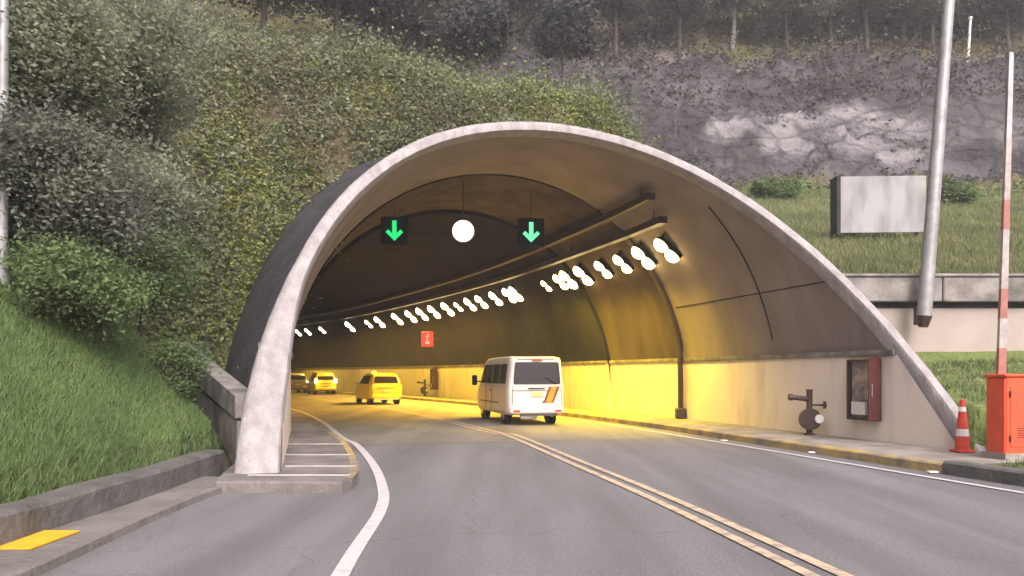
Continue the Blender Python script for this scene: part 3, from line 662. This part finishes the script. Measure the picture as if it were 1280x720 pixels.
# wing wall left of the arch
r = empty('wing_wall', (-4.5, 11.75, 0), 0, 'grey concrete wing wall splayed behind the left arch leg', 'wing wall')
m = MB(); A, B = Vector((.42, .95, 0)), Vector((-2.55, 5.6, 0)); n_ = Vector((-(B - A).y, (B - A).x, 0)).normalized() * .28
def slab(z00, z01, z10, z11, off=0):
    mm = MB(); o_ = n_ * off; vs = []
    for P, za, zb in ((A, z00, z01), (B, z10, z11)):
        for z in (za, zb): vs += [P - o_ + Vector((0, 0, z)), P + n_ + o_ + Vector((0, 0, z))]
    mm.add(vs, [(0, 4, 6, 2), (1, 3, 7, 5), (2, 6, 7, 3), (0, 1, 5, 4), (0, 2, 3, 1), (4, 5, 7, 6)]); return mm
slab(-.1, .75, -.1, 1.62).build('wall', conc, r); slab(.75, .80, 1.62, 1.72, -.2).build('joint', conc_dark, r); slab(.80, 1.15, 1.72, 2.18, .1).build('coping', conc, r)
# pole at the left edge, thin post by the island, white post on the hill
xl = at(2, 0, 10.2).x; r = empty('street_pole', (xl, 10.2, float(hz(xl, 10.2)) - .1), 0, 'pale pole at the far left edge in front of the foliage', 'pole')
m = MB(); m.tube([(0, 0, 0), (0.06, 0, 9)], [.07, .05], 12); m.build('shaft', metal, r, True); m = MB(); m.tube([(0, 0, .02), (0, 0, .3)], .09, 12); m.build('collar', metal, r, True)
p = at(354, 540, 18.3); r = empty('marker_post', (p.x, 17.9, .15), 0, 'thin marker post with a small orange reflector behind the left arch leg', 'marker post')
m = MB(); m.tube([(0, 0, 0), (0, 0, 1.25)], .018, 8); m.build('post', metal, r); m = MB(); m.box((.02, -.03, .22), (.13, .03, .12), ch=.01); m.build('reflector', mat('amber', (.9, .4, .12), .4), r)
p = at(1209, 72, 55); zt = float(hz(p.x, 55)); r = empty('white_post', (p.x, 55, zt - .2), 0, 'slim white post standing at the top of the rock face', 'post')
m = MB(); m.tube([(0, 0, 0), (.22, 0, 3.6)], [.11, .08], 8); m.build('shaft', whitep, r, True); m = MB(); m.tube([(.22, 0, 3.6), (.22, 0, 3.75)], .13, 8); m.build('cap', whitep, r)

# ------------------------------------------------------------------ vehicles
def rounded(poly, r, n=3):
    out = []; N_ = len(poly)
    for i in range(N_):
        p, a, b = Vector(poly[i]), Vector(poly[i - 1]), Vector(poly[(i + 1) % N_])
        da, db = (a - p), (b - p); ra = min(r, da.length * .45); rb = min(r, db.length * .45)
        p0, p1 = p + da.normalized() * ra, p + db.normalized() * rb
        for k in range(n + 1): t = k / n; out.append(p0 * (1 - t) ** 2 + p * 2 * t * (1 - t) + p1 * t * t)
    return out
def ring(st, sc=1.0, r=.09):
    y, zb, zm, zt, wb, wm, wt = st
    half = [(wb - .04, zb), (wb, zb + .12), (wm, zm), (wt, zt)]
    poly = half + [(-x, z) for x, z in reversed(half)]
    pts = rounded(poly, r); cz = (zb + zt) / 2
    return [(p.x * sc, y, cz + (p.y - cz) * sc) for p in pts]
def car(label, cat, x, y, rz, st, body_mat, H_, lights, windows, wheels, wheel_r, group='vehicles driving into the tunnel', kind='hatchback', extra=None):
    r = empty(kind, (x, y, .005), rz, label, cat, group)
    m = MB(); rings = []
    y0, y1 = st[0][0], st[-1][0]
    def sh(s_, dy): return (s_[0] + dy,) + tuple(s_[1:])
    rings.append(ring(sh(st[0], -.05), .88)); rings.append(ring(sh(st[0], -.035), .955)); rings += [ring(s_) for s_ in st]; rings.append(ring(sh(st[-1], .035), .95)); rings.append(ring(sh(st[-1], .05), .85))
    L = len(rings[0]); vs = [p for q in rings for p in q]
    m.add(vs, [(k * L + i, k * L + (i + 1) % L, (k + 1) * L + (i + 1) % L, (k + 1) * L + i) for k in range(len(rings) - 1) for i in range(L)] + [tuple(range(L)), tuple((len(rings) - 1) * L + i for i in range(L))])
    body = m.build('body', body_mat, r, True)
    for nm, poly, mt, plane in windows:
        w_ = MB()
        if plane == 'rear':
            P = rounded([(a, b) for a, b, _ in poly], .06); ys_ = [c for _, _, c in poly]; zz = [b for _, b, _ in poly]
            zlo, zhi = min(zz), max(zz); ylo = ys_[zz.index(zlo)]; yhi = ys_[zz.index(zhi)]
            vs = []
            for dy in (0, .05):
                for p in P: t = (p.y - zlo) / (zhi - zlo); vs.append((p.x, ylo + (yhi - ylo) * t + dy, p.y))
            n_ = len(P); w_.add(vs, [tuple(range(n_)), tuple(range(2 * n_ - 1, n_ - 1, -1))] + [(i, i + n_, (i + 1) % n_ + n_, (i + 1) % n_) for i in range(n_)])
        else:
            n_ = len(poly); vs = list(poly) + [(px_ * .93, py_, pz_) for px_, py_, pz_ in poly]
            w_.add(vs, [tuple(range(n_)), tuple(range(2 * n_ - 1, n_ - 1, -1))] + [(i, i + n_, (i + 1) % n_ + n_, (i + 1) % n_) for i in range(n_)])
        w_.build(nm, mt, r)
    for wx, wy in wheels:
        arch = MB(); arch.tube([(wx * .80, wy, wheel_r), (wx * 1.005, wy, wheel_r)], wheel_r * 1.22, 24); arch.build('wheel_arch', black, r)
        t = MB(); sgn = 1 if wx > 0 else -1
        t.tube([(wx - sgn * .20, wy, wheel_r), (wx - sgn * .17, wy, wheel_r), (wx + sgn * .01, wy, wheel_r), (wx + sgn * .035, wy, wheel_r)], [wheel_r * .9, wheel_r, wheel_r, wheel_r * .88], 24)
        ty = t.build('wheel', rubber, r, True)
        h = MB(); h.tube([(wx + sgn * .03, wy, wheel_r), (wx + sgn * .048, wy, wheel_r)], [wheel_r * .62, wheel_r * .5], 16); h.build('rim', chrome, ty, True)
    for lx, lz, ly, dx, dz, mt in lights:
        for sg in (-1, 1):
            l = MB(); l.box((sg * lx, ly, lz), (dx, .07, dz), ch=.02); l.build('tail_light', mt, r)
    if extra: extra(r)
    return r
def glow(r, x, z, y, e, c):
    d = bpy.data.lights.new('tail_glow', 'POINT'); d.energy = e; d.color = c; d.shadow_soft_size = .06
    o = bpy.data.objects.new('tail_glow', d); COL.objects.link(o); o.parent = r; o.location = (x, y, z)
# van
VS = [(-2.35, .36, 1.08, 1.90, .80, .82, .72), (-2.25, .30, 1.08, 1.97, .845, .85, .745), (-1.9, .28, 1.08, 2.0, .85, .85, .75), (-.5, .28, 1.08, 2.0, .85, .85, .75), (.9, .28, 1.08, 1.99, .85, .85, .74), (1.35, .28, 1.06, 1.90, .85, .85, .72), (1.95, .28, 1.02, 1.30, .84, .83, .70), (2.3, .34, .9, 1.06, .80, .79, .68)]
def side_pt(y, z, sx): 
    t = (z - 1.08) / (2.0 - 1.08); return (sx * (.85 - .10 * t + .012), y, z)
vwin = [('rear_window', [(-.71, 1.19, -2.425), (.71, 1.19, -2.425), (.655, 1.83, -2.40), (-.655, 1.83, -2.40)], glass_d, 'rear')]
for sx in (-1, 1):
    for ya, yb in ((-2.0, -1.2), (-1.12, -.25), (-.17, .62), (.70, 1.35)):
        z1 = 1.78; vwin.append(('side_window', [side_pt(ya, 1.2, sx), side_pt(yb, 1.2, sx), side_pt(yb - (.25 if yb > 1 else 0), z1, sx), side_pt(ya, z1, sx)], glass_l, 'side'))
vwin.append(('windscreen', [(-.66, 1.36, 2.02), (.66, 1.36, 2.02), (.62, 1.84, 1.52), (-.62, 1.84, 1.52)], glass_d, 'rear'))
def van_extra(r):
    m = MB(); m.box((0, -2.41, .44), (1.62, .12, .20), ch=.04); m.build('bumper', white_car, r)
    m = MB(); m.box((.05, -2.415, .31), (1.1, .08, .07)); m.build('lower_valance', bumper_m, r)
    m = MB(); m.box((-.02, -2.425, 1.07), (.52, .04, .035), ch=.01); m.build('tailgate_trim', bumper_m, r)
    m = MB(); m.box((-.0, -2.415, .90), (.42, .03, .14), ch=.01); m.build('plate_recess', whitep, r)
    m = MB(); m.prism([(.22, .66), (.44, .66), (.62, 1.12), (.40, 1.12)], .02, Matrix.Translation((0, -2.432, 0))); m.build('orange_emblem', orange_m, r)
    m = MB(); T = Matrix.Translation((0, -2.445, 0))
    m.prism([(.19, .66), (.25, .66), (.42, 1.12), (.36, 1.12)], .02, T); m.prism([(.44, .66), (.49, .66), (.67, 1.12), (.60, 1.12)], .02, T); m.prism([(.15, .66), (.26, .66), (.28, .70), (.16, .70)], .02, T); m.build('brown_emblem_stroke', brown_m, r)
    m = MB(); m.tube([(-.80, 1.5, 1.22), (-1.0, 1.55, 1.25)], .025, 6); m.box((-1.05, 1.52, 1.28), (.17, .09, .34), ch=.03); m.build('mirror', black, r)
    m = MB(); m.tube([(.80, 1.5, 1.22), (1.0, 1.55, 1.25)], .025, 6); m.box((1.05, 1.52, 1.28), (.17, .09, .34), ch=.03); m.build('mirror', black, r)
    m = MB(); m.box((-.87, -.1, .98), (.02, .16, .04)); m.build('door_handle', bumper_m, r)
    m = MB(); m.box((-.25, -2.40, .24), (.5, .10, .12), ch=.02); m.build('step', conc, r)
    m = MB(); m.tube([(.45, -2.0, .27), (.45, -2.42, .27)], .03, 8); m.build('exhaust', chrome, r)
    m = MB(); m.box((0, -2.428, 1.01), (1.50, .012, .012)); m.tube([(-.72, -2.425, 1.15), (-.74, -2.43, .60)], .007, 5); m.tube([(.72, -2.425, 1.15), (.74, -2.43, .60)], .007, 5); m.build('tailgate_seam', bumper_m, r)
    m = MB(); m.box((0, -2.438, .90), (.34, .012, .13)); m.build('number_plate', plate_m, r)
    for sx in (-1, 1):
        m = MB(); m.box((sx * .62, -2.475, .42), (.20, .02, .05)); m.build('reflector', red_l, r)
    m = MB(); m.box((0, -2.44, 1.885), (.30, .03, .035)); m.build('high_brake_light', red_l, r)
    m = MB(); m.box((-.866, .15, .62), (.012, 2.6, .03)); m.build('side_moulding', bumper_m, r)
    m = MB(); m.tube([(-.868, -.22, .40), (-.858, -.22, 1.15)], .007, 5); m.tube([(-.868, .66, .40), (-.858, .66, 1.15)], .007, 5); m.build('door_seam', bumper_m, r)
    m = MB(); m.box((0, -2.36, 1.93), (1.1, .10, .05), ch=.015); m.build('roof_spoiler', white_car, r)
    m = MB(); m.tube([(.55, -2.47, 1.2), (.25, -2.475, 1.38)], .012, 5); m.build('wiper', black, r)
car('white minivan seen from behind with dark rear window and orange striped emblem', 'minivan', .14, 23.0 + 2.45, R(14), VS, white_car, 2.0, [(.765, .92, -2.33, .10, .26, red_l)], vwin, [(-.76, -1.45), (.76, -1.45), (-.76, 1.5), (.76, 1.5)], .31, kind='minivan', extra=van_extra)
# small taxi and cars
CS = [(-1.72, .38, .92, 1.05, .70, .76, .66), (-1.64, .30, .92, 1.28, .78, .80, .60), (-1.45, .26, .92, 1.46, .80, .81, .585), (-.7, .24, .92, 1.52, .81, .81, .59), (.2, .24, .92, 1.50, .81, .81, .59), (.75, .24, .90, 1.14, .80, .80, .64), (.95, .24, .88, .98, .80, .79, .68), (1.55, .28, .78, .86, .77, .76, .64), (1.78, .36, .66, .74, .70, .68, .58)]
def cwin():
    W = [('rear_window', [(-.60, 1.04, -1.775), (.60, 1.04, -1.775), (.52, 1.37, -1.625), (-.52, 1.37, -1.625)], glass_d, 'rear')]
    for sx in (-1, 1):
        f = lambda y_, z_: (sx * (.81 - .22 * (z_ - .92) / .6 + .012), y_, z_)
        W.append(('side_window', [f(-1.3, 1.0), f(-.45, 1.0), f(-.45, 1.40), f(-1.15, 1.38)], glass_l, 'side'))
        W.append(('side_window', [f(-.38, 1.0), f(.50, 1.0), f(.15, 1.38), f(-.38, 1.40)], glass_l, 'side'))
    W.append(('windscreen', [(-.60, 1.04, .88), (.60, 1.04, .88), (.52, 1.38, .48), (-.52, 1.38, .48)], glass_d, 'rear')); return W
def taxi_extra(lit, dark=bumper_m, paint=taxi_m, sign=True):
    def f(r):
        m = MB(); m.box((0, -1.75, .42), (1.46, .13, .20), ch=.04); m.build('bumper', paint, r)
        m = MB(); m.box((0, -1.76, .28), (1.2, .10, .07)); m.build('lower_valance', whitep if lit is None else dark, r)
        m = MB(); m.box((0, -1.80, .66), (.42, .03, .14), ch=.01); m.build('number_plate', plate_m, r)
        m = MB(); m.box((0, -1.785, .80), (.9, .02, .025)); m.build('tailgate_crease', dark, r)
        for sx in (-1, 1):
            m = MB(); m.box((sx * .90, .50, 1.0), (.16, .08, .13), ch=.02); m.build('mirror', whitep if sx < 0 else black, r)
        if sign:
            m = MB(); m.box((-.22, -.1, 1.575), (.30, .16, .12), ch=.03); m.build('roof_sign', whitep, r)
        if lit:
            for sx in (-.62, .62): glow(r, sx, .98, -1.95, 14, (1, .45, .12))
    return f
WH = [(-.74, -1.15), (.74, -1.15), (-.74, 1.15), (.74, 1.15)]
car('bright yellow taxi hatchback ahead of the white minivan', 'taxi', -6.75, 38.4 + 1.7, R(24), CS, taxi_m, 1.5, [(.68, .93, -1.70, .13, .26, red_l)], cwin(), WH, .27, extra=taxi_extra(None), kind='taxi')
car('far yellow taxi with both tail lights glowing deep in the tunnel', 'taxi', -14.0, 58.7, R(24), [(a, b, c, d_ * (1.06 if d_ > 1.2 else 1), e, f_, g_) for a, b, c, d_, e, f_, g_ in CS], taxi_m, 1.5, [(.70, .98, -1.76, .18, .30, brake_l)], cwin(), WH, .27, extra=taxi_extra(True), kind='taxi')
car('dim silver car half hidden behind the left arch leg', 'car', -17.1, 62.5, R(27), CS, grey_car, 1.5, [(.70, .93, -1.76, .14, .2, brake_l)], cwin(), WH, .27, extra=taxi_extra(False, paint=grey_car, sign=False), kind='hatchback')

# ------------------------------------------------------------------ foliage
def leaf_quads(C, size, jitter=.4, aspect=.5):
    n = len(C); a = rng.normal(size=(n, 3)); a[:, 2] *= .6; a /= np.linalg.norm(a, axis=1)[:, None]
    b = rng.normal(size=(n, 3)); b -= (a * b).sum(1)[:, None] * a; b /= np.linalg.norm(b, axis=1)[:, None]
    s = size * (1 - jitter + 2 * jitter * rng.random(n))[:, None]
    V = np.stack([C - a * s * .5, C + b * s * .5 * aspect, C + a * s * .5, C - b * s * .5 * aspect], 1).reshape(-1, 3)
    return V, np.arange(4 * n).reshape(n, 4)
def crown_pts(cen, rad, clumps, per, cr, low=-.5):
    pts = []
    K = rng.normal(size=(clumps, 3)); K /= np.linalg.norm(K, axis=1)[:, None]; K *= (.35 + .65 * rng.random(clumps) ** .5)[:, None]
    K[:, 2] = np.where(K[:, 2] < low, low + .2 * rng.random(clumps), K[:, 2])
    K = K * np.array(rad) + np.array(cen)
    for k in K:
        d = rng.normal(size=(per, 3)) * cr * (.55 + .7 * rng.random()) * np.array([1.1, 1.1, .75]); pts.append(k + d)
    return np.concatenate(pts), K
def tree(name, x, y, base_z, cen, rad, clumps, per, cr, leaf, leafm, label, group, barkm=bark, tr=.14, cat='tree', stems=1):
    r = empty(name, (x, y, base_z), 0, label, cat, group)
    pts, K = crown_pts(cen, rad, clumps, per, cr)
    t = MB(); c = Vector(cen)
    top = c + Vector((0, 0, rad[2] * .4)); b0 = Vector((0, 0, -.4)); mid = b0.lerp(top, .5) + Vector((random.uniform(-.2, .2), random.uniform(-.2, .2), 0))
    t.tube([b0, b0.lerp(mid, .5), mid, top], [tr * 1.25, tr, tr * .75, tr * .25], 9)
    for k in K[::max(1, len(K) // 14)]:
        s0 = b0.lerp(top, random.uniform(.35, .8)); e = Vector(k); t.tube([s0, s0.lerp(e, .5) + Vector((0, 0, -.1)), e], [tr * .4, tr * .25, tr * .08], 6)
    t.build('trunk', barkm, r, True)
    V_, F_ = leaf_quads(pts, leaf); npmesh('crown', V_, F_, leafm, r); return r
def tree_px(name, px, py, Y, rx, ry, *a, **k):      # crown centre as seen at px,py ; radii in px
    c = at(px, py, Y); bz = float(hz(c.x, Y)) 
    return name, c, bz
def place(name, px, py, Y, rpx, rpz, clumps, per, cr, leaf, lm, label, group, ry=None, **k):
    c = at(px, py, Y); bx_ = c.x - .2; bz = float(hz(bx_, Y)); R_ = (rpx / 1000 * Y, (ry or rpx / 1000 * Y), rpz / 1000 * Y)
    return tree(name, bx_, Y, bz, (c.x - bx_, 0, c.z - bz), R_, clumps, per, cr, leaf, lm, label, group, **k)
LB = 'leafy trees on the left bank'
place('leafy_tree', 135, 70, 14.5, 95, 105, 70, 900, .36, .085, leafA, 'tall grey green tree at the upper left, reaching farthest right over the bank', LB)
place('leafy_tree', 30, 60, 11.5, 90, 110, 70, 850, .32, .075, leafA, 'tall grey green tree in the top left corner beside the pale pole', LB)
place('leafy_tree', 165, 250, 13.2, 62, 62, 44, 800, .26, .07, leafA, 'leafy tree with drooping pale sprays just above the green bank', LB)
place('leafy_tree', 50, 240, 10.8, 100, 80, 60, 850, .28, .07, leafB, 'darker leafy tree at the left edge below the corner tree', LB)
place('leafy_tree', 110, 180, 17, 90, 70, 44, 700, .38, .11, leafA, 'hidden grey green tree filling the gap between the tall left trees', LB)
SB = 'green shrubs on the left bank'
place('shrub', 70, 365, 10.6, 85, 45, 36, 700, .22, .06, leafC, 'wide fresh green shrub under the dark leafy tree', SB, cat='shrub', tr=.04)
place('shrub', 185, 345, 13.0, 50, 42, 26, 600, .22, .065, leafC, 'small green shrub at the right end of the bank under the drooping tree', SB, cat='shrub', tr=.04)
place('shrub', 215, 470, 12.4, 26, 40, 16, 500, .15, .055, leafC, 'low green shrub at the bank edge beside the wing wall', SB, cat='shrub', tr=.03)
HS = 'dark shrubs along the hill bench'
for px, py, Y, rp, rz_, lab in ((592, 40, 40, 34, 24, 'round dark shrub on the hill bench above the arch crown'), (705, 42, 43, 36, 30, 'round dark shrub right of the one above the arch crown')):
    place('shrub', px, py, Y, rp, rz_, 26, 260, .42, .26, leafD, lab, HS, cat='shrub', tr=.08)
for px, py, Y, rp, rz_, lab in ((969, 238, 39, 24, 8, 'low flat shrub on the grass terrace left of the grey board'), (1192, 240, 37, 20, 15, 'small green bush on the terrace right of the thick pole')):
    place('shrub', px, py, Y, rp, rz_, 14, 220, .28, .2, leafC, lab, 'shrubs on the grass terrace', cat='shrub', tr=.05)
# trees on the skyline
FT = 'trees along the top of the hill'
specs = [(250, 34), (330, 37), (420, 40), (500, 44), (560, 50), (640, 53), (770, 56), (850, 58), (915, 60), (985, 59), (1040, 60), (1085, 59), (1130, 62), (1165, 60), (1225, 61), (1262, 59), (1340, 61), (700, 60)]
place_words = {250: 'farthest left of the skyline trees, above the left bank', 330: 'second from the left of the skyline trees', 420: 'skyline tree above the left shoulder of the arch', 500: 'skyline tree left of the two round shrubs', 560: 'skyline tree just behind the left round shrub', 640: 'skyline tree between the two round shrubs', 770: 'skyline tree right of the round shrubs', 850: 'skyline tree above the pinkish soil patch', 915: 'skyline tree with a pale trunk left of the rock face', 985: 'skyline tree above the pale rock patches', 1040: 'skyline tree right above the grey board', 1085: 'skyline tree left of the thick pole, two trees away', 1130: 'skyline tree next to the thick pole on its left', 1165: 'skyline tree half behind the thick pole', 1225: 'skyline tree beside the slim white post', 1262: 'skyline tree behind the barrier arm tip', 1340: 'skyline tree just past the right edge', 700: 'skyline tree behind the right round shrub'}
for px, Y in specs:
    x = (px - 640) / 1000 * Y; bz = float(hz(x, Y)); hgt = random.uniform(7.5, 11)
    pale = px in (915, 1130)
    tree('hill_tree', x, Y, bz, (random.uniform(-.4, .4), 0, hgt * .62), (2.6, 2.4, hgt * .42), 60, 420, .62, .24, leafT if px % 2 == 0 else leafB, ('pale trunked ' if pale and px != 915 else 'dark ') + place_words[px], FT, barkm=bark_pale if pale else bark, tr=.16)
# undergrowth on the hill (uncountable)
def scatter(n, test, size, lift, spread, m, name, label, cat, per=1, aspect=.5):
    C = []
    tries = 0
    while len(C) < n and tries < n * 30:
        tries += 1; x, y, ok = test()
        if ok: C.append((x, y))
    C = np.array(C); Z = hz(C[:, 0], C[:, 1]); C = np.column_stack([C, Z])
    k_ = np.repeat(.4 + 1.6 * rng.random(len(C)) ** 2.5, per)[:, None]
    C = np.repeat(C, per, 0) + k_ * (rng.normal(size=(len(C) * per, 3)) * np.array([spread, spread, spread * .75]) + np.array([0, 0, lift]))
    V_, F_ = leaf_quads(C, size, .45, aspect); return tag(npmesh(name, V_, F_, m), label, cat, kind='stuff')
under_m = bpy.data.materials.new('undergrowth_leaves'); under_m.use_nodes = True
nn_ = under_m.node_tree; b_ = nn_.nodes['Principled BSDF']; b_.inputs['Roughness'].default_value = .85
tc = nn_.nodes.new('ShaderNodeTexCoord'); t1 = nn_.nodes.new('ShaderNodeTexNoise'); t1.inputs['Scale'].default_value = .13; t1.inputs['Detail'].default_value = 9; t1.inputs['Roughness'].default_value = .62; rp = nn_.nodes.new('ShaderNodeValToRGB')
e = rp.color_ramp.elements; e.new(.5); e.new(.6)
for k, (p, c_) in enumerate(((.36, (.105, .088, .066)), (.46, (.125, .115, .068)), (.55, (.15, .155, .062)), (.66, (.22, .25, .055)))): e[k].position = p; e[k].color = (*c_, 1)
nn_.links.new(tc.outputs['Object'], t1.inputs['Vector']); nn_.links.new(t1.outputs['Fac'], rp.inputs[0]); nn_.links.new(rp.outputs[0], b_.inputs['Base Color'])
def t_under():
    Y = 17 + 45 * random.random() ** 1.3; px = random.uniform(180, 1000); x = (px - 640) / 1000 * Y; x = x if random.random() > .25 else random.uniform(-.43, -.2) * Y
    if random.random() < .4:
        p_ = F(random.uniform(7.6, 12), random.uniform(-1, 24)); x, Y = p_.x, p_.y
    s_, a_ = sa_of(np.array([x]), np.array([Y])); s_, a_ = s_[0], a_[0]
    if a_ < -1 + 3 * random.random(): return x, Y, False
    if s_ < 7.8 and a_ < 13: return x, Y, False
    h_ = hz(np.array([x]), np.array([Y]))[0]
    if abs(a_ - AC) < 6.5 and h_ < .75 + BH * max(0, 1 - min(1, abs(a_ - AC) / 6.0) ** 2) ** (1 / QP): return x, Y, False
    if x > -6 and 17.2 < h_ < 24.5 and random.random() < .85: return x, Y, False
    if fbm(x, Y, 2, .45, 3) < -.42 and random.random() < .8: return x, Y, False
    return x, Y, True
scatter(30000, t_under, .085, .12, .20, under_m, 'undergrowth', 'tangled olive and brown undergrowth covering the hillside above the tunnel', 'undergrowth', per=16)
scatter(1500, t_under, .12, .22, .30, leafA, 'undergrowth', 'scattered greyer bushy clumps among the olive undergrowth of the hillside', 'undergrowth', per=60)
scatter(700, t_under, .13, .25, .34, leafC, 'undergrowth', 'scattered fresh green clumps among the olive undergrowth of the hillside', 'undergrowth', per=50)
def t_top():
    Y = random.uniform(50, 76); px = random.uniform(380, 1350); return (px - 640) / 1000 * Y, Y, True
scatter(6000, t_top, .26, .5, .6, leafT, 'forest_floor', 'dim grey brown brush between the skyline trunks', 'brush', per=12)
def t_rock():
    Y = random.uniform(43, 57); px = random.uniform(860, 1300); x = (px - 640) / 1000 * Y
    return x, Y, fbm(x, Y, 5, .25) > .22 or Y < 45.5
scatter(700, t_rock, .22, .08, .25, leafT, 'rock_weeds', 'sparse dull weeds clinging to the rock face', 'weeds', per=7)
def t_bank():
    Y = random.uniform(5.5, 17); px = random.uniform(-40, 262); x = (px - 640) / 1000 * Y
    d_ = toe(np.array([Y]))[0] - x
    return x, Y, d_ > .05 and d_ < 5
def blades(n, test, hgt, wd, m, name, label):
    C = []
    while len(C) < n:
        x, y, ok = test()
        if ok: C.append((x, y))
    C = np.array(C); Z = hz(C[:, 0], C[:, 1]); B = np.column_stack([C, Z - .02]); n = len(B)
    th = rng.random(n) * 6.28; L_ = hgt * (.5 + rng.random(n)); lean = rng.normal(size=(n, 2)) * .35
    sx = np.stack([np.cos(th), np.sin(th), np.zeros(n)], 1) * wd
    T = B + np.column_stack([lean * L_[:, None], L_])
    V_ = np.stack([B - sx, B + sx, T + sx * .15, T - sx * .15], 1).reshape(-1, 3)
    return tag(npmesh(name, V_, np.arange(4 * n).reshape(n, 4), m), label, 'grass', kind='stuff')
blades(90000, t_bank, .075, .009, grass_m, 'grass', 'soft green grass covering the left bank above the dark kerb')
def t_verge():
    s_ = random.uniform(-8, 2.5); a_ = random.uniform(-7, 1.6); p_ = F(s_, a_)
    if p_.y > 17.7: return 0, 0, False
    return p_.x, p_.y, (a_ < -.6 or s_ < -2.3)
def t_terr():
    Y = 18.4 + 26 * random.random() ** 1.4; px = random.uniform(900, 1330); x = (px - 640) / 1000 * Y
    return x, Y, x > 7.2
verge_m = mat('verge_grass', (.085, .12, .048), .85, col2=(.05, .08, .032), vscale=.9, transl=.25)
blades(22000, t_verge, .10, .009, verge_m, 'grass', 'short dull green grass on the right verge around the red cabinet')
terrace_m = mat('terrace_grass', (.20, .21, .10), .85, col2=(.13, .15, .07), vscale=.5, transl=.3)
blades(45000, t_terr, .16, .018, terrace_m, 'grass', 'pale green grass on the terrace around the grey board')
def t_ivy():
    s_ = random.uniform(4.5, 9.5); k = random.random()
    p_ = F(s_, 12.95 + .9 * k); return p_.x, p_.y, True
scatter(500, t_ivy, .16, .15, .25, leafA, 'creeper', 'pale creeper spilling over the outer left flank of the tunnel', 'creeper', per=8)

# ------------------------------------------------------------------ haze
hm = bpy.data.materials.new('haze_air'); hm.use_nodes = True; hn = hm.node_tree; hn.nodes.remove(hn.nodes['Principled BSDF'])
pv = hn.nodes.new('ShaderNodeVolumePrincipled'); pv.inputs['Color'].default_value = (.86, .85, .88, 1); pv.inputs['Density'].default_value = .0015
hn.links.new(pv.outputs[0], hn.nodes['Material Output'].inputs['Volume'])
m = MB(); m.box((5, 45, 45.0), (290, 270, 92.5)); tag(m.build('haze', hm), kind='stuff')
